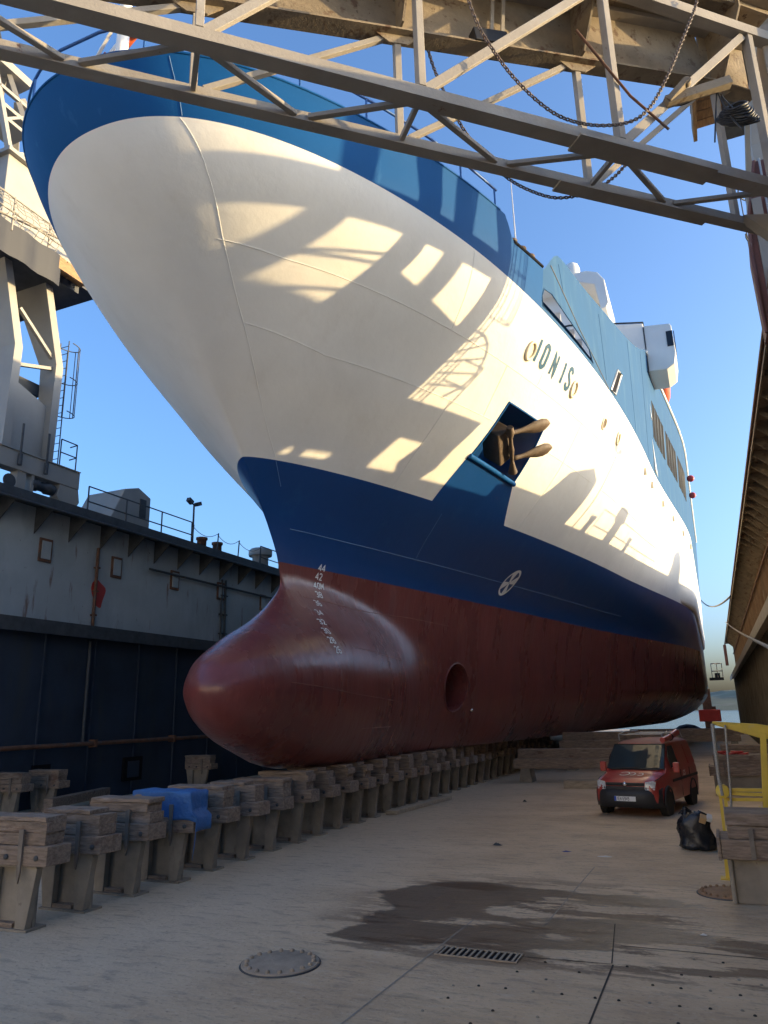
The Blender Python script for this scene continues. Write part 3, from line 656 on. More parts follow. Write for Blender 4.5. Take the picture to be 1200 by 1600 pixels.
# portal beam, stay rods and curved hand rail of the right crane
mb = MB(); xj = 3.6
mb.prism([(xj, 12.6, 14.0), (xj, 16.8, 14.45), (xj, 19.8, 14.6), (xj, 19.8, 15.3), (xj, 16.8, 15.2), (xj, 12.6, 14.75)], (.5, 0, 0)); mb.build('portal_beam', M['craneg'], rc, bevel=.03)
for a, b_ in (((13.0, 13.2), (17.0, 13.75)), ((13.0, 12.9), (17.0, 13.95)), ((13.5, 12.6), (17.0, 13.2))):
    mb = MB(); mb.tube([(3.2, a[0], a[1]), (3.2, b_[0], b_[1])], .04, 6); mb.build('stay_rod', M['craneg'], rc)
mb = MB(); arc = [(19.75, 13.3), (20.2, 13.3), (20.5, 13.18), (20.75, 12.9), (20.9, 12.55), (20.85, 12.2), (20.6, 11.9)]
mb.tube([(2.6, y, z) for y, z in arc], .035, 6)
for (y, z), (y2, z2) in zip(arc[1:6], ((19.8, 12.95), (19.85, 12.75), (19.9, 12.55), (19.95, 12.3), (20.0, 12.05))): mb.tube([(2.6, y, z), (2.7, y2, z2)], .025, 5)
mb.build('curved_hand_rail', M['darksteel'], rc)
# a second hut farther along the right wall
hut(XR + 2.3, 47.5, 1, 'grey sloped-front hut far along the right dock wall, near its middle')
# ================================================================ SHIP
XC=-9.65
def interp(tab,z):
    if z<=tab[0][0]: return tab[0][1]
    for (a,u),(b,v) in zip(tab,tab[1:]):
        if z<=b:
            t=(z-a)/(b-a); return u+(v-u)*t
    return tab[-1][1]
def pchip(tab):
    xs=[p[0] for p in tab]; ys=[p[1] for p in tab]; n=len(xs)
    h=[xs[i+1]-xs[i] for i in range(n-1)]; d=[(ys[i+1]-ys[i])/h[i] for i in range(n-1)]
    m=[d[0]]+[0]*(n-2)+[d[-1]]
    for i in range(1,n-1):
        if d[i-1]*d[i]>0:
            w1=2*h[i]+h[i-1]; w2=h[i]+2*h[i-1]; m[i]=(w1+w2)/(w1/d[i-1]+w2/d[i])
    def f(x):
        if x<=xs[0]: return ys[0]
        if x>=xs[-1]: return ys[-1]
        i=max(j for j in range(n-1) if xs[j]<=x)
        t=(x-xs[i])/h[i]
        return ((2*t**3-3*t*t+1)*ys[i]+(t**3-2*t*t+t)*h[i]*m[i]+(-2*t**3+3*t*t)*ys[i+1]+(t**3-t*t)*h[i]*m[i+1])
    return f
STEM=pchip([(1.5,15.9),(1.65,15.1),(1.82,14.65),(2.34,13.5),(2.86,12.93),(3.25,12.78),(3.75,12.98),(4.34,13.75),(4.96,14.92),(5.42,15.5),(5.9,15.85),(6.43,15.72),(7.3,15.2),(8.75,14.05),(11,11.85),(14,8.95),(15.6,8.2)])
ENT=pchip([(1.5,17.5),(4,16.0),(5.9,15.85),(6.43,15.72),(7.3,15.2),(8.75,14.05),(11,11.85),(14,8.95),(15.6,8.2)])
WID=pchip([(1.5,5.9),(1.8,6.7),(2.4,7.5),(3.2,7.85),(6.4,7.9),(8.75,7.9),(11,8.1),(14,8.3),(15.6,8.3)])
LEN=pchip([(1.5,46),(6.4,43),(8.75,40),(14,37),(15.6,37)])
NN=pchip([(1.5,1.25),(6.4,1.15),(8.75,1.55),(11,2.05),(14,2.48),(15.6,2.48)])
MM=pchip([(1.5,1.15),(6.4,.95),(8.75,.69),(11,.555),(14,.46),(15.6,.44)])
STERN=pchip([(1.5,82),(2.5,86),(3.6,90.5),(4.2,92),(16,92)])
def ent(y,z):
    t=(y-ENT(z))/LEN(z)
    if t<=0: return 0.0
    t=min(t,1.0)
    return WID(z)*(1-(1-t)**NN(z))**MM(z)
def bulb(y,z):
    q=1-((z-3.45)/(2.75 if z>3.45 else 2.4))**2
    if q<=0: return 0
    t=(y-STEM(z))/3.5
    if t<=0: return 0
    t=min(t,1)
    d=max(0,min(1,(y-17.5)/11)); return 1.62*q**(1.1 if z>3.45 else .6)*math.sqrt(1-(1-t)**2)*(1-.55*d*d*(3-2*d))
def half(y,z):
    a=ent(y,z)
    g=max(0,min(1,(y-36)/20)); a+=1.15*g*g*(3-2*g)*max(0,min(1,(z-1.6)/2))
    if z<6.2:
        b=bulb(y,z); k=.5
        h=max(k-abs(a-b),0)/k
        s=max(a,b)
        if min(a,b)>0 : s+=h*h*k/4*min(1,min(a,b)/.3)
        a=s
    # stern taper low
    ys=STERN(z)
    if z<4.5:
        u=(y-(ys-16))/16
        if u>0: a*=max(0,1-min(1,u)**4.0)
    return a
def XO(y, z):
    # the upper bow is swung slightly to starboard
    u = max(0, min(1, (z - 13.0) / 2.2)); v = max(0, min(1, (17.5 - y) / 8.5))
    return XC - .34 * u * u * (3 - 2 * u) * v * v * (3 - 2 * v)
Z_RED, Z_BLUE, Z_KN = 6.45, 8.72, 14.0
ROWS = 0
def rim(y):
    if y < 12: return 15.08 + .22 * max(0, y - 8) / 4
    if y < 17.2: return 15.3 + .3 * (y - 12) / 5.2
    if y < 17.7: return 15.6 - .55 * (y - 17.2) / .5
    return 15.05 + .2 * min(1, (y - 17.7) / 1.9)
def HP(y, z, off=0.0, sx=1):
    """point on the hull (port side is sx=+1) and offset along its normal"""
    e = .03; b = half(y, z)
    by = (half(y + e, z) - half(y - e, z)) / (2 * e); bz = (half(y, z + e) - half(y, z - e)) / (2 * e)
    n = Vector((1, -by, -bz)).normalized()
    return Vector((XO(y, z) + sx * (b + n.x * off), y + n.y * off, z + n.z * off))
def HN(y, z):
    e = .03
    return Vector((1, -(half(y + e, z) - half(y - e, z)) / (2 * e), -(half(y, z + e) - half(y, z - e)) / (2 * e))).normalized()

ship = thing('passenger_ferry', 'white and blue ferry with red underside and bulbous bow, propped up in the dry dock', 'ship', (XC, 45, 1.5))

def cut_convex(me, poly, sx=1):
    """cut a convex (y, z) window through the port side of a mesh"""
    bm = bmesh.new(); bm.from_mesh(me)
    cy = sum(p[0] for p in poly) / len(poly); cz = sum(p[1] for p in poly) / len(poly)
    ymin, ymax = min(p[0] for p in poly) - 1.2, max(p[0] for p in poly) + 1.2; zmin, zmax = min(p[1] for p in poly) - .5, max(p[1] for p in poly) + .5
    def near(f):
        c = f.calc_center_median() + OFF
        return (c.x - XC) * sx > 0 and any(ymin < (v.co + OFF).y < ymax and zmin < (v.co + OFF).z < zmax for v in f.verts)
    OFF = Vector(ship.location)
    n = len(poly)
    for i in range(n):
        a, b = poly[i], poly[(i + 1) % n]
        no = Vector((0, b[1] - a[1], -(b[0] - a[0])))
        fs = [f for f in bm.faces if near(f)]
        geom = fs + list({e for f in fs for e in f.edges}) + list({v for f in fs for v in f.verts})
        bmesh.ops.bisect_plane(bm, geom=geom, plane_co=Vector((0, a[0], a[1])) - OFF, plane_no=no, dist=1e-5)
    sg = None; kill = []
    for f in bm.faces:
        if not near(f): continue
        c = f.calc_center_median() + OFF; ok = True
        for i in range(n):
            a, b = poly[i], poly[(i + 1) % n]
            cr = (b[0] - a[0]) * (c.z - a[1]) - (b[1] - a[1]) * (c.y - a[0])
            ref = (b[0] - a[0]) * (cz - a[1]) - (b[1] - a[1]) * (cy - a[0])
            if cr * ref < 0: ok = False; break
        if ok: kill.append(f)
    bmesh.ops.delete(bm, geom=kill, context='FACES'); bm.to_mesh(me); bm.free()

def shell(name, zs, mt, ncol=150, pw=2.2, top=None):
    mb = MB(); nz = len(zs); vs = []; cols = []
    ts = [(k / ncol) ** pw for k in range(ncol + 1)]
    for j, z in enumerate(zs):
        row = []
        y0 = STEM(z); y1 = STERN(z)
        for k, t in enumerate(ts):
            if top is None:
                zz = z; y = y0 + (y1 - y0) * t
            else:
                yb = STEM(Z_KN) + (top[1] - STEM(Z_KN)) * t
                zz = Z_KN + z * (top[0](yb) - Z_KN); y = yb + (STEM(zz) - STEM(Z_KN)) * (1 - t) ** 2
            b = 0 if k == 0 else half(y, zz)
            row.append((y, zz, b))
        cols.append(row)
    idx = {}
    for j, row in enumerate(cols):
        for k, (y, zz, b) in enumerate(row):
            for sx in ((1,) if k == 0 else (1, -1)):
                idx[(j, k, sx)] = len(vs); vs.append((XO(y, zz) + sx * b, y, zz))
            if k == 0: idx[(j, 0, -1)] = idx[(j, 0, 1)]
    fs = []
    for j in range(nz - 1):
        for k in range(ncol):
            for sx in (1, -1):
                q = [idx[(j, k, sx)], idx[(j, k + 1, sx)], idx[(j + 1, k + 1, sx)], idx[(j + 1, k, sx)]]
                if sx < 0: q = q[::-1]
                q2 = []
                for i in q:
                    if i not in q2: q2.append(i)
                if len(q2) > 2: fs.append(tuple(q2))
    if top is None and zs[0] < 2:          # flat bottom
        for k in range(1, ncol):
            fs.append((idx[(0, k, -1)], idx[(0, k + 1, -1)], idx[(0, k + 1, 1)], idx[(0, k, 1)]))
    if top is None:                        # transom
        for j in range(nz - 1):
            fs.append((idx[(j, ncol, 1)], idx[(j, ncol, -1)], idx[(j + 1, ncol, -1)], idx[(j + 1, ncol, 1)]))
    mb.add(vs, fs, 0, True)
    return mb.build(name, mt, ship)

def lin(a, b, n): return [a + (b - a) * i / n for i in range(n + 1)]
bottom = shell('hull_bottom', lin(1.5, 1.9, 4) + lin(1.98, 5.9, 46) + lin(5.97, Z_RED, 6), M['red'], 200)
boot = shell('hull_waterline_band', lin(Z_RED, Z_BLUE, 16), M['boot_blue'])
topside = shell('hull_topside', lin(Z_BLUE, Z_KN, 34), M['white'], 170)
sheer = shell('bow_bulwark', lin(0, 1, 10), M['sheer_blue'], 90, 2.0, top=(rim, 19.6))

# foredeck behind the bulwark
mb = MB(); ys = [STEM(14.3) + .05 + 30 * (k / 50) ** 2 for k in range(51)]
vs = [(XO(y, 14.3) + s_ * max(.02, half(y, 14.3) - .03), y, 14.3) for y in ys for s_ in (-1, 1)]
mb.add(vs, [(2 * k, 2 * k + 1, 2 * k + 3, 2 * k + 2) for k in range(50)]); mb.build('foredeck', M['sheer_blue'], ship)

# ---- anchor pocket
pocket = [(20.08, 11.47), (20.0, 9.93), (22.72, 9.74), (22.42, 11.45)]
cut_convex(topside.data, pocket)
mb = MB(); pp = [HP(y, z, .0) for y, z in pocket]
pc = []
for (y, z), p in zip(pocket, pp): pc.append(Vector((p.x - 1.15, y + (.12 if y < 21 else -.12), z + (.25 if z < 10.5 else .1))))
n = 4
for i in range(n):
    j = (i + 1) % n
    a, b = pocket[i], pocket[j]; N = 8
    e0 = [HP(a[0] + (b[0] - a[0]) * t / N, a[1] + (b[1] - a[1]) * t / N, .004) for t in range(N + 1)]
    e1 = [pc[i].lerp(pc[j], t / N) for t in range(N + 1)]
    mb.add(e0 + e1, [(t, t + 1, t + N + 2, t + N + 1) for t in range(N)])
mb.add(pc, [(0, 1, 2, 3)])
mb.build('anchor_recess', M['boot_blue'], ship)
def skin(name, poly_uv, mt, off=.006, nu=14, nv=14, parent=None):
    """painted plate lying on the hull: bilinear patch of (y, z) corners"""
    mb = MB(); a, b, c, d = poly_uv; vs = []
    for j in range(nv + 1):
        for i in range(nu + 1):
            u, v = i / nu, j / nv
            y = (a[0] * (1 - u) + b[0] * u) * (1 - v) + (d[0] * (1 - u) + c[0] * u) * v
            z = (a[1] * (1 - u) + b[1] * u) * (1 - v) + (d[1] * (1 - u) + c[1] * u) * v
            vs.append(HP(y, z, off))
    mb.add(vs, [(j * (nu + 1) + i, j * (nu + 1) + i + 1, (j + 1) * (nu + 1) + i + 1, (j + 1) * (nu + 1) + i) for j in range(nv) for i in range(nu)], 0, True)
    return mb.build(name, mt, parent or ship)
skin('anchor_panel', [(19.84, 8.72), (23.86, 8.72), (22.78, 9.74), (19.92, 9.93)], M['boot_blue'])
mb = MB()   # rounded lip and frame of the pocket
mb.tube([HP(19.95 + (22.78 - 19.95) * t / 12, 9.97 + (9.78 - 9.97) * t / 12, .01) for t in range(13)], .085, 10); mb.build('pocket_lip', M['sheer_blue'], ship)
mb = MB()
for (a, b) in ((0, 1), (2, 3), (3, 0)):
    A, B = pocket[a], pocket[b]; mb.tube([HP(A[0] + (B[0] - A[0]) * t / 10, A[1] + (B[1] - A[1]) * t / 10, .0) for t in range(11)], .035, 6)
mb.build('pocket_frame', M['sheer_blue'], ship)
# ---- the anchor itself, drawn up into its pocket
an = thing('ship_anchor', 'rusty stockless anchor hanging in the square blue pocket of the bow', 'anchor', HP(21.2, 10.55, .1))
def AP(y, z, o): return HP(y, z, o)
for (y0, z0, y1, z1) in ((20.75, 10.82, 21.9, 11.52), (21.62, 10.32, 22.75, 11.02)):
    base, tip = AP(y0, z0, .12), AP(y1, z1, .42); ax = (tip - base).normalized(); nn = HN(21.3, 10.7); sd = ax.cross(nn).normalized(); nn = sd.cross(ax)
    prof = [(0, .10), (.12, .07), (.28, .075), (.45, .13), (.62, .20), (.78, .225), (.9, .18), (.97, .09), (1.0, .02)]
    Lg = (tip - base).length; mb = MB(); vs = []
    for t, w in prof:
        c = base + ax * (Lg * t)
        th = .085 * (1 - .62 * t)
        vs += [c - sd * w - nn * th * .3, c - nn * th, c + sd * w - nn * th * .3, c + sd * w + nn * th * .4, c + nn * th, c - sd * w + nn * th * .4]
    fs = [(i * 6 + k, i * 6 + (k + 1) % 6, i * 6 + 6 + (k + 1) % 6, i * 6 + 6 + k) for i in range(len(prof) - 1) for k in range(6)]
    fs += [tuple(reversed(range(6))), tuple(range(len(vs) - 6, len(vs)))]
    mb.add(vs, fs, 0, True); o = mb.build('fluke', M['anchor'], an); fix_normals(o)
mb = MB(); a, b = AP(20.55, 10.95, .16), AP(22.05, 10.05, .16)
pts = [a.lerp(b, t / 8) for t in range(9)]
mb.tube(pts, [.10, .13, .06, .065, .09, .065, .06, .10, .15], 10); mb.build('crown', M['anchor'], an)
nn = HN(21.2, 10.5); mb = MB(); c = AP(21.1, 10.5, -.25); t_ = (b - a).normalized(); u_ = nn.cross(t_).normalized()
R = Matrix((t_, u_, nn)).transposed()
vs = [c + R @ Vector((x, y, z)) for z in (-.45, .3) for x, y in ((-.62, -.3), (.62, -.3), (.55, .3), (-.55, .3))]
mb.add(vs, [(3, 2, 1, 0), (4, 5, 6, 7), (0, 1, 5, 4), (1, 2, 6, 5), (2, 3, 7, 6), (3, 0, 4, 7)]); o = mb.build('crown_block', M['anchor'], an, bevel=.05); fix_normals(o)
mb = MB(); mb.tube([c, c + Vector((-1.1, .1, .7))], .13, 10); mb.build('shank', M['anchor'], an)

# ---- bow thruster tunnel
tc_ = (24.75, 3.5); RT = .80
circ = [(tc_[0] + RT * math.cos(-2 * PI * k / 20), tc_[1] + RT * math.sin(-2 * PI * k / 20)) for k in range(20)]
cut_convex(bottom.data, circ)
mb = MB(); N = 40; ring = [(tc_[0] + RT * math.cos(2 * PI * k / N), tc_[1] + RT * math.sin(2 * PI * k / N)) for k in range(N)]
r0 = [HP(y, z, .0) + Vector((.004, 0, 0)) for y, z in ring]; r1 = [Vector((XC + .2, y, z)) for y, z in ring]
mb.add(r0 + r1, [(k, (k + 1) % N, N + (k + 1) % N, N + k) for k in range(N)], 0, True)
mb.build('thruster_tunnel', M['red'], ship)
mb = MB(); mb.tube([HP(y, z, .01) for y, z in ring], .03, 6, closed=True); mb.build('tunnel_rim', M['red'], ship)
mb = MB(); pr = Vector((XC + .5, tc_[0], tc_[1])); mb.lathe(pr, [(0, -.1), (.18, 0), (.18, .25), (0, .4)], 14, axis=(1, 0, 0))
for k in range(4):
    a = PI / 4 + k * PI / 2; d_ = Vector((0, math.cos(a), math.sin(a))); mb.prism([pr + d_ * .15 + Vector((.05, 0, 0)), pr + d_ * .74 + d_.cross(Vector((1, 0, 0))) * .22, pr + d_ * .74 - d_.cross(Vector((1, 0, 0))) * .22 + Vector((.12, 0, 0))], (.03, 0, 0))
mb.build('thruster_propeller', M['darksteel'], ship)
mb = MB(); q = HP(26.1, 2.75, .02); mb.lathe(q, [(.05, -.03), (.05, .03), (0, .04)], 12, axis=(1, 0, 0)); mb.build('drain_plug', M['chrome'], ship)

# ---- lettering, draught marks, thruster sign
NAMEX = {'I1': 20.05, 'O': 20.42, 'N': 21.12, 'I2': 21.93, 'S': 22.33}
for k, y0 in NAMEX.items():
    ch = k[0]; mb = MB()
    text(mb, ch, lambda u, v, y0=y0: HP(y0 + u, 12.64 + v, .012), .62, .105 if ch == 'N' else .128, sx=1.0, step=.04)
    mb.build('name_letter', M['nameblue'], ship)
for s_, y, z in (('44', 17.15, 6.42), ('42', 17.08, 6.18), ('40M', 17.0, 5.93), ('38', 16.95, 5.68), ('36', 16.68, 5.42), ('34', 16.42, 5.14), ('32', 16.2, 4.87), ('30', 16.05, 4.62), ('28', 15.98, 4.37), ('26', 16.02, 4.13)):
    mb = MB(); text(mb, s_, (lambda u, v, y=y, z=z: HP(y + u, z + v / math.sqrt(1 + ((half(y, z + .05) - half(y, z - .05)) / .1) ** 2), .012)), .17, .03, sx=1.25, gap=.16, step=.03); mb.build('draught_mark', M['mark'], ship)
mb = MB(); cy, cz, rr = 27.02, 7.3, .40
def ring_pts(r): return [(r * math.cos(2 * PI * k / 32), r * math.sin(2 * PI * k / 32)) for k in range(33)]
fE = lambda u, v: HP(cy + u, cz + v, .012)
ribbon(mb, stroke_quads(ring_pts(rr), .075, .2), fE)
for k in range(4):
    a = .35 + k * PI / 2; d_ = (math.cos(a), math.sin(a)); e_ = (-d_[1], d_[0])
    P_ = lambda r, w: fE(d_[0] * r + e_[0] * w, d_[1] * r + e_[1] * w)
    for i in range(5):
        r_a, r_b = .02 + .35 * i / 5, .02 + .35 * (i + 1) / 5; wa, wb = .035 + .11 * i / 5, .035 + .11 * (i + 1) / 5
        mb.add([P_(r_a, -wa), P_(r_b, -wb), P_(r_b, wb), P_(r_a, wa)], [(0, 1, 2, 3)])
mb.build('thruster_sign', M['mark'], ship)

# ---- fairleads and port lights
for y, r_, mt in ((19.75, .24, 'cream'), (23.05, .24, 'cream'), (28.5, .22, 'cream')):
    mb = MB(); mb.tube([HP(y + r_ * .8 * math.cos(a), 12.8 + r_ * math.sin(a), .02) for a in [2 * PI * k / 24 for k in range(24)]], .05, 8, closed=True)
    mb.add([HP(y + r_ * .8 * math.cos(a), 12.8 + r_ * math.sin(a), .008) for a in [2 * PI * k / 24 for k in range(24)]], [tuple(range(24))]); mb.build('fairlead', M[mt], ship)
y, r_ = 26.5, .2
mb = MB(); mb.tube([HP(y + r_ * math.cos(a), 12.75 + r_ * math.sin(a), .01) for a in [2 * PI * k / 24 for k in range(24)]], .035, 8, closed=True)
mb.add([HP(y + r_ * math.cos(a), 12.75 + r_ * math.sin(a), .008) for a in [2 * PI * k / 24 for k in range(24)]], [tuple(range(24))], 1); mb.build('porthole', [M['cream'], M['anchor']], ship)
for y in (34.2, 36.6, 40.5, 44.2, 48.5, 53.0):
    mb = MB(); c = HP(y, 13.05, .03); mb.bar(c + Vector((0, 0, -.16)), c + Vector((0, 0, .16)), .1, .14); mb.build('scupper', M['cream'], ship)

# ---- weld seams
def seam(pts, mt='weld', r=.008, off=.002, nseg=24):
    mb = MB(); out = []
    for (ya, za), (yb, zb) in zip(pts, pts[1:]):
        for k in range(nseg): t = k / nseg; out.append(HP(ya + (yb - ya) * t, za + (zb - za) * t, off))
    out.append(HP(pts[-1][0], pts[-1][1], off)); mb.tube(out, r, 5); return mb.build('weld_seam', M[mt], ship)
seam([(10.95, 12.3), (12, 12.2), (19.9, 12.17), (45, 12.2)])
seam([(12.31, 11.1), (14, 10.85), (20.0, 10.9)]); seam([(22.6, 10.9), (45, 10.9)], r=.009)
seam([(9.42, 13.98), (10.12, 13.2), (10.95, 12.36), (12.23, 11.15), (13.5, 9.88), (14.61, 8.77)])
seam([(8.98, 15.05), (9.42, 14.02)], 'weldblue'); seam([(15.1, 8.19), (14.66, 8.70)], 'weldblue')
seam([(17.9, 10.9), (18.15, 8.75)], r=.007); seam([(19.1, 12.17), (19.4, 10.9)], r=.007); seam([(16.0, 14.0), (16.5, 12.17)], r=.007); seam([(24.6, 12.2), (24.8, 8.8)], r=.007); seam([(20.7, 14), (20.9, 12.2)], r=.006)
seam([(15.85, 7.29), (18.1, 7.27), (27.1, 7.25), (40, 7.25)], 'weldblue', .009); seam([(20.6, 8.5), (21.0, 7.3)], 'weldblue', .007)
seam([(16.4, 5.62), (18.8, 5.52), (21.6, 5.56), (24, 5.5)], 'weldred', .009)
seam([(17, 4.35), (20.5, 4.2)], 'weldred', .008); seam([(14.2, 3.4), (16.5, 3.2), (20, 3.0)], 'weldred', .008); seam([(17.5, 2.35), (19.5, 2.35)], 'weldred', .009)

# ---- bow rail and jackstaff
def RP(y, sx, up=0.0, inn=.06): return Vector((XO(y, rim(y)) + sx * max(0, half(y, rim(y) - .02) - inn), y, rim(y) + up))
ysr = [STEM(15.3) + .12 + 8.4 * (k / 26) ** 2 for k in range(27)]
path = [RP(y, -1, .62) for y in reversed(ysr)] + [RP(y, 1, .62) for y in ysr[1:]]
mb = MB(); mb.tube(path, .032, 8); mb.build('bow_rail', M['railblue'], ship)
for sx in (1, -1):
    for y in (8.75, 9.5, 10.9, 12.35, 13.8, 15.25, 16.75):
        mb = MB(); mb.tube([RP(y, sx, -.05), RP(y, sx, .62)], .026, 6); mb.build('rail_post', M['railblue'], ship)
mb = MB(); mb.tube([RP(y, sx_, .0, .0) for sx_, yy in ((-1, list(reversed(ysr))), (1, ysr[1:])) for y in yy], .03, 6); mb.build('bulwark_cap', M['sheer_blue'], ship)
mb = MB(); mb.tube([(XC - .1, 9.35, 14.3), (XC - .1, 9.45, 24)], .13, 12); mb.build('jackstaff', M['superwhite'], ship)
mb = MB()
for k in range(5):
    mb.bar((XC - 1.75 + .36 * k, 9.95, 16.75 + .16 * k), (XC - 1.45 + .36 * k, 9.95, 17.05 + .14 * k), .17, .1, mi=k % 2)
mb.bar((XC - 1.9, 9.98, 16.7), (XC - .1, 9.45, 17.75), .06, .05)
mb.build('staff_stay', [M['superwhite'], M['orange']], ship)
for k in range(3):      # bollard heads on the step of the bulwark
    y = 17.9 + .55 * k; p = RP(y, 1, 0, .15); mb = MB(); mb.lathe(p, [(.12, 0), (.12, .12), (.17, .14), (.17, .2), (0, .22)], 12); mb.build('deck_roller', M['anchor'], ship)
mb = MB(); mb.tube([RP(17.7, 1, .06, .0), RP(18.6, 1, .06, .0), RP(19.55, 1, .06, .0)], .05, 8); mb.build('step_cap', M['dark'], ship)
p = RP(19.0, 1, 0, .5); mb = MB(); mb.tube([p, p + Vector((0, 0, 3.2))], [.03, .01], 6); mb.build('whip_aerial', M['superwhite'], ship)

# ---- light-blue side plating of the superstructure
ZTOP = pchip([(18.2, 15.05), (19.66, 15.3), (21.66, 16.86), (23.64, 17.0), (28.15, 17.7), (32.8, 18.8), (36.0, 19.9), (37.5, 20.5), (90, 20.5)])
def SX(y, z): return half(y, 14.0) + .055 * (z - 14) * max(0, min(1, (y - 24) / 14))
def SP(y, z, off=0, sx=1): return Vector((XC + sx * (SX(y, z) + off), y, z))
ysS = [18.2 + 72 * (k / 110) ** 1.5 for k in range(111)]
zsS = 24
for sx in (1, -1):
    mb = MB(); vs = []
    for y in ysS:
        for j in range(zsS + 1):
            f = j / zsS; z = Z_KN + .003 + f * (ZTOP(y) - Z_KN); yy = y + (.55 * f if y < 19 else 0) * 2
            vs.append(SP(yy if y < 19 else y, z, 0, sx))
    fs = [(i * (zsS + 1) + j, (i + 1) * (zsS + 1) + j, (i + 1) * (zsS + 1) + j + 1, i * (zsS + 1) + j + 1) for i in range(110) for j in range(zsS)]
    mb.add(vs, fs, 0, True); o = mb.build('side_plating', M['light_blue'], ship)
    if sx > 0:
        slot = [(19.75, 14.16), (24.35, 14.16), (24.1, 14.62), (20.6, 14.98), (20.0, 14.85), (19.78, 14.5)]
        cut_convex(o.data, slot)
mb = MB()
pts = [SP(y, z, .0) for y, z in [(19.75, 14.16), (24.35, 14.16), (24.1, 14.62), (20.6, 14.98), (20.0, 14.85), (19.78, 14.5)]]
mb.tube(pts, .025, 6, closed=True); mb.build('mooring_opening_frame', M['light_blue'], ship)
mb = MB()
for y0, y1, z0, z1, d in ((20.7, 24.6, 14.1, 15.2, .5),):
    a = [SP(y, 14.1, -d) for y in (y0, y1)]; mb.add([a[0], a[1], a[1] + Vector((0, 0, 1.1)), a[0] + Vector((0, 0, 1.1))], [(0, 1, 2, 3)])
mb.build('mooring_bulkhead', M['superwhite'], ship)
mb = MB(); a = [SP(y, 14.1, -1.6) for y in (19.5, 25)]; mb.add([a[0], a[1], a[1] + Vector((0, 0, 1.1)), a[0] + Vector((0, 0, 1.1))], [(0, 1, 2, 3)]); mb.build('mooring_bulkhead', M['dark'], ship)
for y in (21.6, 22.9, 23.7):
    mb = MB(); p = SP(y, 14.15, -.28); mb.bar(p, p + Vector((0, .1, .75)), .07, .3); mb.build('mooring_frame', M['superwhite'], ship)
# seam line of the side plating
mb = MB(); L_ = [(20.73, 16.03), (21.9, 15.45), (23.07, 14.92), (24.7, 14.45), (26.4, 14.03)]
mb.tube([SP(y, z, .004) for y, z in L_], .022, 5); mb.build('plating_joint', M['darksteel'], ship)
for pts in ([(21.5, 16.5), (21.7, 15.6)], [(26.0, 16.9), (26.2, 14.3)], [(31.5, 18.3), (31.8, 14.1)], [(35.5, 19.6), (36.0, 14.1)]):
    mb = MB(); mb.tube([SP(pts[0][0] + (pts[1][0] - pts[0][0]) * t / 8, pts[0][1] + (pts[1][1] - pts[0][1]) * t / 8, .0) for t in range(9)], .012, 5); mb.build('plating_joint', M['light_blue'], ship)
# slanted window and the row of tall windows
def spatch(name, quad, mts, fr=.06, proud=.012):
    mb = MB(); a = [SP(y, z, proud) for y, z in quad]; mb.add(a, [(0, 1, 2, 3)], 1)
    mb.tube(a, fr, 5, closed=True); return mb.build(name, mts, ship)
spatch('slanted_window', [(26.75, 14.1), (27.5, 14.22), (29.2, 15.72), (28.45, 15.62)], [M['alu'], M['dark']], .05)
yy = 38.6
for g in range(3):
    for k in range(4):
        spatch('cabin_window', [(yy, 16.15), (yy + .78, 16.15), (yy + .78, 18.15 - .0 * g), (yy, 18.15)], [M['darksteel'], M['dark']], .022, .01)
        yy += 1.12
    yy += .55
mb = MB(); mb.tube([SP(y, ZTOP(y), .02) for y in lin(37.5, 89, 20)], .09, 6); mb.build('deck_edge', M['superwhite'], ship)
for y in (58, 63):
    p = SP(y, 19.2, .25); mb = MB(); mb.lathe(p, [(0, -.1), (.2, -.08), (.27, 0), (.2, .08), (0, .1)], 14, axis=(0, 1, 0)); mb.build('lifebuoy', M['redpaint'], ship)

# ---- superstructure blocks
mb = MB(); mb.box(XC - 8.2, XC + 8.35, 38.0, 84, 14.2, 20.4); mb.build('deckhouse', M['superwhite'], ship)
mb = MB()
a = [(XC - 8.5, 39.2, 19.6), (XC - 5, 36.6, 19.6), (XC + 5, 36.6, 19.6), (XC + 8.6, 38.0, 19.6), (XC + 8.6, 44, 19.6), (XC - 8.5, 44, 19.6)]
mb.prism(a, (0, 0, 2.75)); mb.build('bridge', M['superwhite'], ship, bevel=.04)
mb = MB(); mb.prism([(p[0], p[1] - .03, 19.52) for p in a[1:4]] + [(XC + 8.6, 38.1, 19.52), (XC - 5, 36.8, 19.52)], (0, 0, .07)); mb.build('bridge_sill', M['darksteel'], ship)
mb = MB(); mb.prism([(XC + 2, 36.62, 17.0), (XC + 8.45, 37.95, 17.0), (XC + 8.45, 37.95, 19.5), (XC + 2, 36.62, 19.5)], (0, .5, 0)); mb.build('front_bulkhead', M['superwhite'], ship)
mb = MB(); mb.tube([(p[0], p[1], 22.4) for p in a], .05, 6, closed=True); mb.build('bridge_roof_edge', M['darksteel'], ship)
mb = MB(); x0 = XC + 8.6
sec = [(x0, 22.2), (x0 + 1.28, 22.05), (x0 + 1.36, 21.9), (x0 + 1.42, 20.4), (x0 + 1.3, 19.75), (x0 + .9, 19.5), (x0, 19.55)]
mb.prism([(x, 38.0, z) for x, z in sec], (0, 2.6, 0)); mb.build('bridge_wing', M['superwhite'], ship, bevel=.05)
mb = MB(); mb.box(x0 + 1.06, x0 + 1.37, 37.96, 38.0, 20.75, 21.6); mb.box(x0 + 1.42, x0 + 1.46, 38.05, 39.5, 20.8, 21.6); mb.build('wing_window', M['glass'], ship)
mb = MB(); mb.tube([(x0, 37.98, 22.1), (x0, 37.98, 19.6)], .03, 6); mb.build('wing_joint', M['darksteel'], ship)
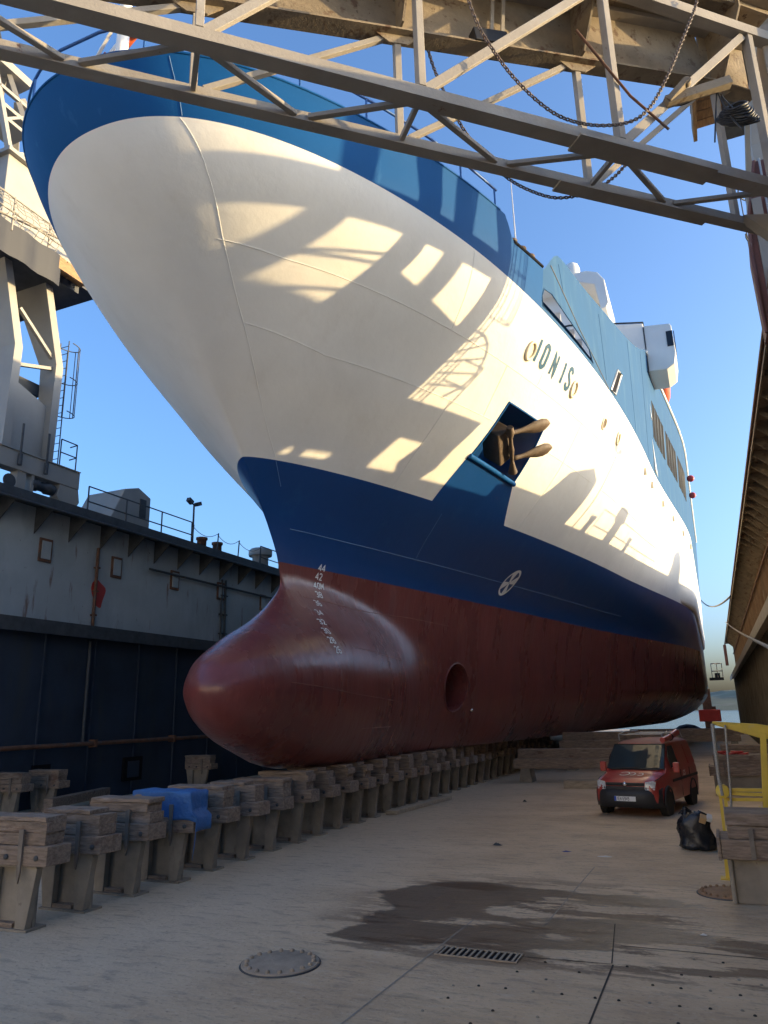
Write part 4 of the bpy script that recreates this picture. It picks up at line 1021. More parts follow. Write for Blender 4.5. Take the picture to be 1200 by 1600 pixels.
# canopy above the bridge and radar dome
mb = MB(); sec = [(XC - 5, 27.0), (XC + 5.9, 26.9), (XC + 6.5, 26.65), (XC + 6.85, 26.1), (XC + 6.95, 24.6), (XC + 6.8, 24.35), (XC + 6.5, 24.3), (XC + 6.3, 25.9), (XC + 5.4, 26.3), (XC - 5, 26.4)]
mb.prism([(x, 39.0, z) for x, z in sec], (0, 4.6, 0)); mb.build('canopy', M['superwhite'], ship, bevel=.05)
mb = MB(); mb.box(XC - 5, XC + 4.7, 40.0, 43.6, 22.4, 26.35); mb.box(XC + 4.7, XC + 6.2, 41.5, 43.5, 22.4, 26.0); mb.build('monkey_deckhouse', M['superwhite'], ship)
mb = MB(); c = Vector((-4.62, 40.0, 27.0)); mb.lathe(c, [(.12, -.9), (.14, -.1), (.3, 0), (.42, .12), (.46, .4), (.46, .75), (.38, 1.02), (.2, 1.18), (0, 1.23)], 20); mb.build('radar_dome', M['superwhite'], ship)
# ---- sponson and fender along the after body
mb = MB(); sec = lambda y: None
ysP = lin(46, 92, 60); vs = []; prof = [(8.75, .0), (8.75, .55), (9.0, .85), (9.5, .95), (10.1, .85), (10.5, .4), (10.8, 0)]
for y in ysP:
    g = min(1, max(0, (y - 46) / 7)) ; g = g * g * (3 - 2 * g)
    for z, o_ in prof: vs.append((XC + half(y, z) - .05 + o_ * g * .28, y, z))
m_ = len(prof)
mb.add(vs, [(i * m_ + j, (i + 1) * m_ + j, (i + 1) * m_ + j + 1, i * m_ + j + 1) for i in range(60) for j in range(m_ - 1)], 0, True); mb.build('sponson', M['white'], ship)
mb = MB(); mb.box(XC + 8.4, XC + 8.95, 78, 81, 17.5, 23.0); mb.box(XC + 8.4, XC + 8.8, 82, 84, 16.0, 20.0); mb.build('boarding_tower', M['cream'], ship)
for sx in (1, -1):
    mb = MB(); c = Vector((XC + sx * 3.2, 88.6, 2.2)); mb.lathe(c, [(0, -.5), (.25, -.3), (.3, .3), (.2, .6)], 12, axis=(0, -1, 0))
    for k in range(4):
        a = k * PI / 2 + .6; d_ = Vector((math.cos(a), 0, math.sin(a))); s_ = Vector((-math.sin(a), 0, math.cos(a))); mb.prism([c + d_ * .2, c + d_ * 1.25 + s_ * .4 + Vector((0, .15, 0)), c + d_ * 1.3 - s_ * .3 - Vector((0, .15, 0))], (0, .06, 0))
    mb.build('propeller', M['anchor'], ship)
    mb = MB(); mb.box(XC + sx * 3.2 - .12, XC + sx * 3.2 + .12, 89.6, 91.4, 1.6, 4.2); mb.build('rudder', M['red'], ship)
# funnel far aft
mb = MB(); mb.prism([(XC - 3, 66, 20), (XC - 3, 74, 20), (XC - 3, 75.5, 26), (XC - 3, 69, 26)], (6, 0, 0)); mb.build('funnel', M['sheer_blue'], ship)

lb = thing('lifeboat', 'orange lifeboat slung outboard just behind the bridge wing of the ferry', 'lifeboat', (XC + 9.1, 44.8, 20.8))
mb = MB(); c = Vector((XC + 9.1, 44.8, 21.75)); vs = []; NS = 14; NR = 12
for i in range(NS + 1):
    t = -1 + 2 * i / NS; w = (1 - abs(t) ** 2.6) ** .5 if abs(t) < 1 else 0
    for k in range(NR):
        a = 2 * PI * k / NR; ca, sa = math.cos(a), math.sin(a)
        vs.append(c + Vector((.42 * w * ca, 3.0 * t, (.75 if sa > 0 else .85) * sa * max(.25, w) * (abs(sa) ** -.15 if sa else 1))))
mb.add(vs, [(i * NR + k, i * NR + (k + 1) % NR, (i + 1) * NR + (k + 1) % NR, (i + 1) * NR + k) for i in range(NS) for k in range(NR)], 0, True); o = mb.build('boat_hull', M['orange'], lb); fix_normals(o)
mb = MB()
for y in (42.8, 44.3, 45.8): mb.box(c.x - .32, c.x + .32, y, y + .8, c.z + .62, c.z + .92)
mb.build('cabin_top', M['orange'], lb, bevel=.08)
for y in (42.6, 47.0):
    mb = MB(); mb.tube([(XC + 8.2, y, 20.4), (XC + 8.5, y, 23.0), (XC + 9.1, y, 23.6), (XC + 9.1, y, 22.3)], .06, 6); mb.build('fall_rope', M['superwhite'], lb)
# ================================================================ KEEL BLOCKS
def block_proto(loc):
    r = thing('keel_block', 'timber-capped keel block', 'keel block', loc, group='keel blocks under the ferry')
    W = M['wood']; T = M['trestle']; loc_ = dict(local=True)
    # local frame: block centred on x, front face at y=0, depth to +y
    mb = MB(); mb.box(-.35, .45, .13, .18, .03, .79); mb.box(-.40, .50, -.02, .34, 0, .03); mb.box(-.47, .57, -.01, .33, .78, .81)
    mb.build('web_plate', T, r, **loc_)
    for s in (-1, 1):
        mb = MB()
        q = [(s * .22 + .05, .031), (s * .20 + .05, .78), (s * .53 + .05, .78), (s * .40 + .05, .031)]
        mb.prism([(x, 0, z) for x, z in q], (0, .11, 0)); mb.prism([(s * .30, .111, .031), (s * .30, .111, .78), (s * .33, .111, .78), (s * .33, .111, .031)], (0, .21, 0)); o = mb.build('trestle_leg', T, r, bevel=.006, **loc_); fix_normals(o)
    def timber(x0, x1, y0, y1, z0, z1):
        mb = MB(); n = 5; vs = []
        # slightly uneven sawn baulk
        for i in range(n + 1):
            x = x0 + (x1 - x0) * i / n; j = lambda: random.uniform(-.008, .008)
            vs += [(x, y0 + j(), z0 + j()), (x, y1 + j(), z0), (x, y1 + j(), z1 + j()), (x, y0 + j(), z1 + j())]
        fs = [(i * 4 + k, i * 4 + (k + 1) % 4, i * 4 + 4 + (k + 1) % 4, i * 4 + 4 + k) for i in range(n) for k in range(4)] + [(3, 2, 1, 0), (n * 4, n * 4 + 1, n * 4 + 2, n * 4 + 3)]
        mb.add(vs, fs); o = mb.build('timber', W, r, bevel=.012, **loc_); fix_normals(o)
    timber(-.50, .80, -.07, .37, .812, 1.06)
    timber(-.54, .70, -.03, .33, 1.063, 1.22)
    timber(-.53, .72, -.035, .335, 1.223, 1.36)
    timber(-.55, .71, -.045, .34, 1.363, 1.43)
    for x in (-.28, .08, .62):
        mb = MB(); mb.lathe((x, -.07, .92), [(.035, 0), (.035, .025), (.0, .028)], 8, axis=(0, -1, 0)); mb.build('bolt', M['darksteel'], r, **loc_)
    mb = MB(); mb.prism([(.30, -.105, 1.27), (.38, -.105, 1.27), (.375, -.105, .74), (.345, -.105, .60), (.315, -.105, .74)], (0, .03, 0)); o = mb.build('strap', M['strap'], r, **loc_); fix_normals(o)
    mb = MB(); mb.box(-.3, .2, .02, .3, .031, .09); mb.build('wedge', W, r, **loc_)
    return r
KX = -9.28
proto = block_proto((KX, 8.13, 0))
NAMES = ['first', 'second', 'third', 'fourth', 'fifth', 'sixth', 'seventh', 'eighth', 'ninth', 'tenth', 'eleventh', 'twelfth', 'thirteenth', 'fourteenth', 'fifteenth', 'sixteenth']
for k in range(0, 34):
    y = 8.13 + 1.03 * k
    o = proto if k == 0 else copy_tree(proto)
    o.location = (KX + random.uniform(-.03, .03), y + random.uniform(-.03, .03), 0)
    o.rotation_euler = (0, 0, random.uniform(-.03, .03))
    o.scale = (1, random.uniform(.92, 1.08), random.uniform(.985, 1.03) if y < 15 else 1.045)
    if k:
        for ch in o.children:
            if ch.name.startswith('timber') and k != 3: ch.location.x += random.uniform(-.05, .05); ch.rotation_euler.z = random.uniform(-.02, .02)
    if k in (1, 5, 8, 10):
        tops = [ch for ch in o.children if ch.name.startswith('timber')]
        top = max(tops, key=lambda c: max(v.co.z for v in c.data.vertices)); top.scale.x = random.uniform(.6, .85); top.rotation_euler.z += random.uniform(-.06, .06)
    if k == 0: o['label'] = 'keel block cut by the left edge of the photo, nearest of the row'
    elif k == 3: o['label'] = 'keel block with a blue tarpaulin draped over its timber cap'
    elif k < 3: o['label'] = '%s keel block from the near end of the row, short of the blue tarpaulin' % NAMES[k]
    elif k < 12: o['label'] = '%s keel block behind the one under the blue tarpaulin' % NAMES[k - 4]
    else: o['label'] = 'shadowed keel block deep under the red hull, far along the row'
    if k < 12: pass
# tarpaulin over one block
y = 8.13 + 1.03 * 3
tp = MB(); nx, ny = 22, 20; vs = []
def tarp(u, v):
    # u along the block, v across it; hangs over the front and the right end
    x = -.10 + u * .92; d = v
    yy = .38 - min(v, .46); z = 1.475
    if v > .46: z = 1.475 - (v - .46) * 1.0; yy = -.085 - .02 * math.sin(9 * u + 2 * v)
    if x > .76:
        z = min(z, 1.475) - (x - .76) * 1.9; x = .775 + .05 * math.sin(7 * v + 3 * u) * .4 + (.10 if z < 1.08 else 0)
    return Vector((KX + x, y + yy, z + .008 * math.sin(14 * u) * math.cos(11 * v)))
r = thing('tarpaulin', 'bright blue tarpaulin draped over the end of a keel block', 'tarpaulin', (KX + .3, y, 1.4))
mb = MB(); U = 40; V = 22
for j in range(V + 1):
    for i in range(U + 1):
        vs.append(tarp(-.45 + 1.75 * i / U, .92 * j / V * (1 - .25 * max(0, .5 - i / U))))
mb.add(vs, [(j * (U + 1) + i, j * (U + 1) + i + 1, (j + 1) * (U + 1) + i + 1, (j + 1) * (U + 1) + i) for j in range(V) for i in range(U)], 0, True)
o = mb.build('sheet', M['tarp'], r); md = o.modifiers.new('thick', 'SOLIDIFY'); md.thickness = .006

# side blocks by the walls
for (x, y, rz, lab) in ((-20.02, 17.15, .0, 'side block at the left picture edge, in front of the dark navy wall'), (-19.75, 18.3, .0, 'side block by the dark navy wall, just right of the one at the picture edge'),
                        (-19.7, 26.0, 0, 'side block far back by the dark wall, hidden behind the keel row'), ):
    o = copy_tree(proto); o.location = (x, y, 0); o.rotation_euler = (0, 0, rz); o.scale = (1.0, 1, .87); o['label'] = lab; o['group'] = 'side blocks by the left wall'
r = thing('skid_beam', 'long dark timber skid lying at the foot of the left dock wall', 'beam', (-18.7, 20.5, 0))
mb = MB(); a, b = at(75, 1256, z=.35), at(166, 1237, z=.35); mb.bar(a, b, .3, .28); mb.build('beam', M['wood'], r, bevel=.02)
for t in (.1, .9):
    c = a.lerp(b, t); mb = MB(); mb.box(c.x - .3, c.x + .3, c.y - .2, c.y + .2, 0, .2); mb.build('sleeper', M['wood'], r)

# near side block against the right wall
def side_block(y0, y1, x0, label, hz=1.0):
    r = thing('side_block', label, 'side block', (.6, y0, 0), group='side blocks by the right wall')
    mb = MB(); mb.box(x0 + .14, 1.7, y0 + .08, y1 - .05, 0, .58 * hz); mb.box(x0 + .08, x0 + .14, y0 + .02, y1, 0, .58 * hz); mb.build('base', M['trestle'], r, bevel=.015)
    mb = MB(); mb.box(x0 + .02, 1.75, y0 - .02, y1 + .02, .583 * hz, .85 * hz); mb.build('timber', M['wood'], r, bevel=.015)
    mb = MB(); mb.box(x0 - .03, x0 + .018, y0 - .04, y1, .57 * hz, .88 * hz); mb.build('end_board', M['wood'], r, bevel=.01)
    mb = MB(); mb.box(x0 + .13, 1.72, y0 + .02, y1 - .02, .853 * hz, 1.03 * hz); mb.build('timber', M['wood'], r, bevel=.015)
    mb = MB(); mb.box(x0 + .12, 1.74, y0, y1 - .01, 1.033 * hz, 1.2 * hz); mb.build('timber', M['wood'], r, bevel=.015)
    mb = MB(); mb.box(x0 + .40, x0 + .46, y0 - .05, y0 - .02, .6 * hz, 1.0 * hz); mb.build('strap', M['strap'], r)
    return r
side_block(12.42, 13.2, -.22, 'timber side block in the right foreground, in front of the yellow davit frame')
side_block(26.5, 27.3, -.45, 'timber side block behind the yellow davit, with a red hose on top', 1.0)
side_block(33.0, 33.8, -.2, 'timber side block farthest along the right wall, behind the hose-topped one')
r = thing('red_hose', 'coiled red hose lying on a timber side block', 'hose', (.2, 26.7, 1.2))
mb = MB(); mb.tube([(-.2 + .9 * (k / 40) + .12 * math.cos(k * .9), 26.75 + .12 * math.sin(k * .9), 1.24 + .04 * math.sin(k * .31)) for k in range(41)], .035, 6); mb.build('coil', M['redpaint'], r)

# bilge support beams across the dock, near the van
def support(y, x0, x1, z, label):
    r = thing('support_beam', label, 'beam', ((x0 + x1) / 2, y, 0), group='cross beams under the hull')
    mb = MB(); mb.box(x0, x1, y, y + .4, z - .35, z); mb.build('beam', M['wood'], r, bevel=.02)
    mb = MB(); mb.box(x0 + .1, x1 + .2, y + .45, y + .85, z, z + .35); mb.build('beam', M['wood'], r, bevel=.02)
    for x in (x0 + .2, x1 - .6):
        mb = MB(); mb.prism([(x, y + .02, 0), (x + .5, y + .02, 0), (x + .42, y + .02, z - .352), (x + .08, y + .02, z - .352)], (0, .8, 0)); o = mb.build('trestle', M['trestle'], r); fix_normals(o)
support(30.0, -7.6, -3.0, .86, 'two stacked cross beams on trestles directly behind the red van')
support(36.0, -6.9, -2.0, 1.3, 'higher pair of cross beams farther under the hull behind the van')
support(47.0, -5.0, 1.0, 1.1, 'dark cross beams at the far end of the dock floor, below the stern')
r = thing('fallen_plank', 'long weathered plank lying along the foot of the keel blocks', 'plank', (-8.6, 22, 0))
mb = MB(); mb.bar((-8.62, 20.1, .06), (-8.3, 24.0, .06), .32, .1); mb.build('plank', M['palewood'], r, bevel=.01)
r = thing('pallet', 'small wooden pallet on the floor left of the red van', 'pallet', (-4.9, 28.2, 0))
for k in range(4):
    mb = MB(); mb.box(-5.3, -4.1, 27.9 + .25 * k, 28.05 + .25 * k, .2, .24); mb.build('slat', M['palewood'], r)
for z in (.0,):
    mb = MB(); mb.box(-5.3, -4.1, 27.88, 27.9, 0, .26); mb.box(-5.3, -5.2, 27.9, 28.8, 0, .2); mb.box(-4.2, -4.1, 27.9, 28.8, 0, .2); mb.build('runner', M['palewood'], r)

# ================================================================ FLOOR FITTINGS
def manhole(px, py, w, mt, label, n=18):
    c = at(px, py, z=0); r = thing('manhole_cover', label, 'manhole cover', (c.x, c.y, 0))
    R_ = w; mb = MB(); mb.lathe((c.x, c.y, .004), [(R_, 0), (R_, .018), (R_ * .97, .024), (0, .026)], 40); mb.build('cover_plate', M[mt], r)
    for k in range(n):
        a = 2 * PI * k / n; p = (c.x + R_ * .87 * math.cos(a), c.y + R_ * .87 * math.sin(a), .028); mb = MB()
        mb.lathe(p, [(.026, 0), (.026, .02), (.012, .03), (0, .032)], 6); mb.build('bolt', M[mt], r)
    mb = MB(); mb.tube([(c.x + R_ * 1.02 * math.cos(2 * PI * k / 40), c.y + R_ * 1.02 * math.sin(2 * PI * k / 40), .005) for k in range(40)], .012, 5, closed=True); mb.build('rim', M['darksteel'], r)
manhole(438, 1507, .44, 'manhole', 'oval-looking bolted manhole cover on the dusty floor left of the drain grate')
manhole(1138, 1397, .42, 'rustcover', 'rusty orange bolted cover beside the right foreground side block', 22)
g0, g1 = at(683, 1491, z=0), at(806, 1504, z=0)
r = thing('drain_grate', 'rectangular steel drain grate set in the floor near the camera', 'grate', ((g0.x + g1.x) / 2, g0.y + .12, 0))
x0, x1, ya, yb = g0.x, g1.x, g0.y - .02, g0.y + .27
mb = MB(); mb.add([(x0, ya, .006), (x1, ya, .006), (x1, yb, .006), (x0, yb, .006)], [(0, 1, 2, 3)]); mb.build('pit', M['dark'], r)
mb = MB()
for q in ((x0 - .02, x1 + .02, ya - .02, ya), (x0 - .02, x1 + .02, yb, yb + .02), (x0 - .02, x0, ya, yb), (x1, x1 + .02, ya, yb)): mb.box(q[0], q[1], q[2], q[3], .002, .016)
mb.build('frame', M['manhole'], r)
for k in range(13):
    x = x0 + (x1 - x0) * (k + .5) / 13; mb = MB(); mb.box(x - .013, x + .013, ya, yb, .008, .018); mb.build('bar', M['manhole'], r)
for (px, py, mt, s_, lab) in ((885, 1331, 'bluerag', .06, 'crumpled blue rag on the floor in front of the van'), (945, 1339, 'paper', .08, 'white scrap of paper on the floor near the blue rag'), (1100, 1462, 'paper', .03, 'tiny white scrap on the damp floor at the right'),
                              (820, 1253, 'darksteel', .05, 'small dark lump of debris on the floor left of the van'), (777, 1321, 'darksteel', .06, 'small dark lump of debris on the open floor')):
    c = at(px, py, z=0); mb = MB(); vs = []; n = 9
    for ring in range(3):
        for k in range(n):
            a = 2 * PI * k / n; q = s_ * (1 - .4 * ring) * random.uniform(.75, 1.25); vs.append((c.x + 1.6 * q * math.cos(a), c.y + .8 * q * math.sin(a), .006 + ring * (.022 if mt == 'darksteel' else .007) * random.uniform(.6, 1.4)))
    mb.add(vs, [(i * n + k, i * n + (k + 1) % n, (i + 1) * n + (k + 1) % n, (i + 1) * n + k) for i in range(2) for k in range(n)] + [tuple(range(2 * n, 3 * n))], 0, False)
    o = mb.build('floor_scrap', M[mt]); tag(o, lab, 'debris')

# ================================================================ RUBBISH BAG
bx, by = -.68, 16.8
r = thing('rubbish_bag', 'full black rubbish bag standing on the floor by the yellow frame', 'rubbish bag', (bx, by, 0))
mb = MB(); vs = []; n = 40; prof = [(.0, .27), (.03, .335), (.10, .345), (.18, .315), (.28, .315), (.38, .30), (.47, .305), (.55, .28), (.60, .25), (.63, .20), (.65, .14)]
for j, (z, R_) in enumerate(prof):
    for k in range(n):
        a = 2 * PI * k / n; w = 1 + .06 * math.sin(5 * a + 13 * z) + .05 * math.sin(9 * a - 22 * z) + .03 * math.sin(17 * a + 15 * z)
        zz = z * (1 + .10 * math.sin(a + 2.6) * (z > .3)) + .012 * math.sin(7 * a)
        vs.append((bx + R_ * w * math.cos(a) - .04 * z + .02 * math.sin(11 * z), by + R_ * .85 * w * math.sin(a), max(0, zz)))
mb.add(vs, [(i * n + k, i * n + (k + 1) % n, (i + 1) * n + (k + 1) % n, (i + 1) * n + k) for i in range(len(prof) - 1) for k in range(n)] + [tuple(reversed(range(n)))], 0, True)
mb.build('sack', M['bag'], r)
mb = MB(); vs = []
for j in range(4):
    for k in range(16):
        a = 2 * PI * k / 16; q = [.12, .10, .06, .02][j] * (1 + .3 * math.sin(3 * a)); vs.append((bx - .17 + q * math.cos(a), by + q * math.sin(a), .63 + .045 * j + .02 * math.sin(4 * a)))
mb.add(vs, [(i * 16 + k, i * 16 + (k + 1) % 16, (i + 1) * 16 + (k + 1) % 16, (i + 1) * 16 + k) for i in range(3) for k in range(16)], 0, True); mb.build('bag_top', M['bag'], r)
for dx, dz, mt, w in ((.15, .58, 'cardboard', .12), (.27, .60, 'paper', .09)):
    mb = MB(); mb.box(bx + dx - w / 2, bx + dx + w / 2, by - .28, by - .14, dz - w / 2, dz + w / 2, R=Matrix.Rotation(.5, 3, 'X') @ Matrix.Rotation(.4, 3, 'Y')); o = mb.build('waste_paper', M[mt], bevel=.01)
    tag(o, 'scrap of cardboard poking out of the black rubbish bag' if mt == 'cardboard' else 'white paper cup poking out of the black rubbish bag', 'litter')

# ================================================================ YELLOW DAVIT FRAME
YD = 14.15
def Yp(px, py, d=0): return at(px, py, y=YD + d)
r = thing('yellow_davit', 'yellow-painted steel davit frame with hanging ropes by the right wall', 'davit', (.6, YD, 0))
mb = MB(); a, b = Yp(1113, 1130), Yp(1185, 1137); c = Yp(1265, 1150)
mb.prism([a + Vector((0, -.06, .03)), a + Vector((0, -.06, -.02)), Yp(1183, 1147) + Vector((0, -.06, -.05)), c + Vector((0, -.06, -.16)), c + Vector((0, -.06, .06)), Yp(1183, 1133) + Vector((0, -.06, .02))], (0, .12, 0)); o = mb.build('jib_arm', M['yellow'], r, bevel=.008); fix_normals(o)
mb = MB(); mb.bar(Yp(1192, 1145), Yp(1197, 1262), .09, .14, up=(0, 1, 0)); mb.build('upright', M['yellow'], r, bevel=.006)
mb = MB(); mb.bar(Yp(1208, 1145), Yp(1213, 1262), .10, .14, up=(0, 1, 0)); mb.build('upright', M['yellow'], r, bevel=.006)
mb = MB(); mb.bar(Yp(1130, 1234), Yp(1265, 1235), .05, .05); mb.build('crossbar', M['yellow'], r)
mb = MB(); mb.bar(Yp(1132, 1239), Yp(1265, 1245), .07, .05); mb.build('crossbar', M['yellow'], r)
mb = MB(); mb.bar(Yp(1134, 1249), Yp(1265, 1250), .05, .05); mb.build('crossbar', M['yellow'], r)
mb = MB(); mb.lathe(Yp(1129, 1237, -.1), [(.0, -.005), (.105, 0), (.105, .2), (0, .205)], 18, axis=(0, 1, 0)); mb.build('hinge', M['yellow'], r, bevel=.01)
mb = MB(); mb.bar(Yp(1125, 1240), Yp(1133, 1308), .045, .1, up=(0, 1, 0)); mb.bar(Yp(1133, 1240), Yp(1139, 1308), .05, .1, up=(0, 1, 0)); mb.build('leg', M['yellow'], r)
mb = MB(); mb.bar(Yp(1134, 1300), Yp(1141, 1371), .13, .12, up=(0, 1, 0)); mb.build('foot', M['yellow'], r)
mb = MB(); q = Yp(1141, 1372); mb.box(q.x - .14, q.x + .14, YD - .12, YD + .12, 0, .02); mb.build('base_plate', M['yellow'], r)
mb = MB(); q = Yp(1240, 1262); mb.box(q.x - .5, q.x + .3, YD - .1, YD + .1, 0, q.z); mb.build('pedestal', M['yellow'], r)
mb = MB(); mb.tube([Yp(1191 + 4 * math.cos(t), 1266 + 5 * math.sin(t)) for t in [k * .5 for k in range(12)]], .012, 6); mb.build('hook', M['alu'], r)
for (pts, rad, lab) in (([(1113, 1131), (1118, 1175), (1123, 1215), (1129, 1243)], .03, 'thick pale rope hanging from the tip of the yellow davit'), ([(1133, 1133), (1137, 1180), (1141, 1230), (1143, 1272)], .018, 'thinner pale rope hanging from the yellow davit arm')):
    rr = thing('rope', lab, 'rope', Yp(*pts[-1])); mb = MB(); mb.tube([Yp(x, y, -.09) for x, y in pts], rad, 8); mb.build('strand', M['rope'], rr)

# ================================================================ VAN
van = thing('delivery_van', 'small red delivery van with black bumper parked on the dock floor', 'van', (-2.02, 23.05, 0), math.radians(-11.5))
V = dict(local=True)
# stations along the length (front is -y): y, list of (halfwidth, z) from sill to roof centre
def ring(y, zb, wb, zbelt, wbelt, zt, wt, crown):
    mid = (zb + zbelt) / 2
    return [(y, 0, zb), (y, wb * .7, zb), (y, wb, zb + .06), (y, wb + .02, mid), (y, wbelt, zbelt - .05), (y, wbelt - .02, zbelt), (y, (wbelt * .4 + wt * .6), zbelt * .4 + zt * .6), (y, wt, zt - .06), (y, wt - .09, zt), (y, wt * .5, zt + crown * .8), (y, 0, zt + crown)]
st = [ring(-2.06, .50, .66, .70, .66, .80, .58, .02), ring(-1.98, .30, .76, .76, .76, .87, .68, .02), ring(-1.80, .26, .81, .82, .80, .925, .73, .02), ring(-1.45, .25, .84, .88, .82, .985, .74, .03), ring(-1.12, .25, .85, .94, .84, 1.045, .75, .03),
      ring(-.98, .25, .855, .99, .85, 1.20, .745, .03), ring(-.70, .25, .86, 1.02, .855, 1.50, .72, .03), ring(-.48, .25, .86, 1.05, .855, 1.70, .69, .03), ring(-.28, .25, .86, 1.05, .855, 1.765, .68, .03), ring(.1, .25, .86, 1.05, .855, 1.79, .68, .035), ring(.9, .25, .86, 1.05, .855, 1.80, .68, .035),
      ring(1.7, .25, .86, 1.05, .855, 1.79, .68, .035), ring(1.98, .28, .85, 1.05, .845, 1.76, .67, .03), ring(2.08, .32, .82, 1.05, .82, 1.70, .65, .02)]
mb = MB(); vs = []; m_ = len(st[0])
for s_ in st:
    for y, x, z in s_: vs.append((x, y, z))
    for y, x, z in s_[1:-1]: vs.append((-x, y, z))
K = 2 * m_ - 2
order = list(range(m_)) + [m_ + i for i in reversed(range(m_ - 2))]
fs = []
for i in range(len(st) - 1):
    for q in range(K):
        a, b = order[q], order[(q + 1) % K]; fs.append((i * K + a, i * K + b, (i + 1) * K + b, (i + 1) * K + a))
fs.append(tuple(order)); fs.append(tuple((len(st) - 1) * K + k for k in reversed(order)))
mb.add(vs, fs, 0, True); body = mb.build('body', [M['carred'], M['carroof']], van, **V); fix_normals(body)
for p in body.data.polygons:
    if p.center.z > 1.72: p.material_index = 1
md = body.modifiers.new('split', 'EDGE_SPLIT'); md.split_angle = math.radians(38)
# windscreen and side windows, standing just proud
def wind(name, pts, mt, t=.012, parent=None):
    mb = MB(); n = len(pts); P_ = [Vector(p) for p in pts]; nr = (P_[1] - P_[0]).cross(P_[2] - P_[0]).normalized()
    mb.prism(P_, nr * t); o = mb.build(name, M[mt], parent or van, **V); fix_normals(o); return o
mb = MB(); vs = []
for j in range(5):
    for i in range(13):
        u = -1 + 2 * i / 12; v = j / 4; hw = .755 - .07 * v; y = -1.14 + .585 * v + .07 * u * u - .02 * math.sin(PI * v); z = 1.098 + .60 * v
        vs.append((u * hw, y, z + .012))
mb.add(vs, [(j * 13 + i, j * 13 + i + 1, (j + 1) * 13 + i + 1, (j + 1) * 13 + i) for j in range(4) for i in range(12)], 0, True); mb.build('windscreen', M['windshield'], van, **V)
mb = MB(); mb.bar((-.5, -1.16, 1.115), (.1, -1.13, 1.15), .022, .014); mb.bar((.15, -1.16, 1.115), (.62, -1.09, 1.14), .022, .014); mb.bar((-.66, -1.11, 1.095), (.66, -1.11, 1.095), .05, .03); mb.build('wiper', M['plastic'], van, **V)
for s_ in (1, -1):
    xw = lambda z: s_ * (.862 - (z - 1.07) * .245)
    for ys_, nm in (([(-.72, 1.1), (.05, 1.1), (.05, 1.66), (-.42, 1.66), (-.72, 1.38)], 'side_window'),):
        P_ = [Vector((xw(z), y, z)) for y, z in ys_]; mb = MB(); mb.prism(P_, (s_ * .012, 0, 0)); o = mb.build(nm, M['glass'], van, **V); fix_normals(o)
    for ys_ in ([(.2, 1.12), (1.0, 1.12), (1.0, 1.64), (.2, 1.64)], [(1.12, 1.12), (1.85, 1.12), (1.78, 1.62), (1.12, 1.64)]):
        P_ = [Vector((xw(z), y, z)) for y, z in ys_]; mb = MB(); mb.prism(P_, (s_ * .008, 0, 0)); o = mb.build('blank_panel', M['carred'], van, **V); fix_normals(o)
    mb = MB(); mb.bar((s_ * .878, -.75, .8), (s_ * .878, 1.95, .8), .012, .07); mb.build('rub_strip', M['plastic'], van, **V)
    for y in (.12, 1.06):
        mb = MB(); mb.bar((s_ * .872, y, .35), (s_ * .872, y, 1.03), .01, .012); mb.build('door_gap', M['ink'], van, **V)
    mb = MB(); mb.box(min(s_ * .87, s_ * .895), max(s_ * .87, s_ * .895), -.12, .03, .95, .985); mb.build('door_handle', M['plastic'], van, **V)
    mb = MB(); c = Vector((s_ * .99, -.72, 1.13)); mb.box(c.x - .08, c.x + .08, c.y - .06, c.y + .06, c.z - .13, c.z + .13); mb.bar((s_ * .86, -.7, 1.1), (s_ * .95, -.72, 1.12), .05); mb.build('wing_mirror', M['carred'], van, bevel=.03, **V)
    for y in (-1.28, 1.29):
        w = MB(); c = Vector((s_ * .74, y, .31))
        w.lathe(c, [(.19, -.1), (.26, -.1), (.305, -.07), (.31, 0), (.305, .07), (.26, .1), (.19, .1)], 28, axis=(1, 0, 0)); wo = w.build('wheel', M['tyre'], van, **V)
        w = MB(); w.lathe(c + Vector((s_ * .06, 0, 0)), [(0, .02 * s_), (.06, .025 * s_), (.08, .0), (.17, -.02 * s_), (.195, .03 * s_)], 24, axis=(1, 0, 0)); w.build('rim', M['rim'], wo, **V)
        w = MB(); pts = [(s_ * .865, y + .385 * math.cos(a), .31 + .385 * math.sin(a)) for a in [PI * k / 14 for k in range(-1, 16)]]; w.tube(pts, .035, 6); w.build('wheel_arch', M['plastic'], van, **V)
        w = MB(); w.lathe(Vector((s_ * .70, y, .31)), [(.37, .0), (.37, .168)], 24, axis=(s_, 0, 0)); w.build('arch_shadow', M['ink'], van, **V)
mb = MB(); seal = [Vector((u * (.755 - .07 * v), -1.14 + .585 * v + .07 * u * u, 1.098 + .60 * v + .012)) for u, v in [(-1 + i / 6, 0) for i in range(13)] + [(1, j / 4) for j in range(1, 5)] + [(1 - i / 6, 1) for i in range(1, 13)] + [(-1, 1 - j / 4) for j in range(1, 4)]]
mb.tube(seal, .017, 5, closed=True); mb.build('windscreen_seal', M['ink'], van, **V)
for s_ in (1, -1):
    mb = MB(); mb.tube([(s_ * .745, -1.93, .895), (s_ * .765, -1.8, .905), (s_ * .78, -1.45, .955), (s_ * .78, -1.15, 1.01)], .008, 4); mb.build('bonnet_gap', M['ink'], van, **V)
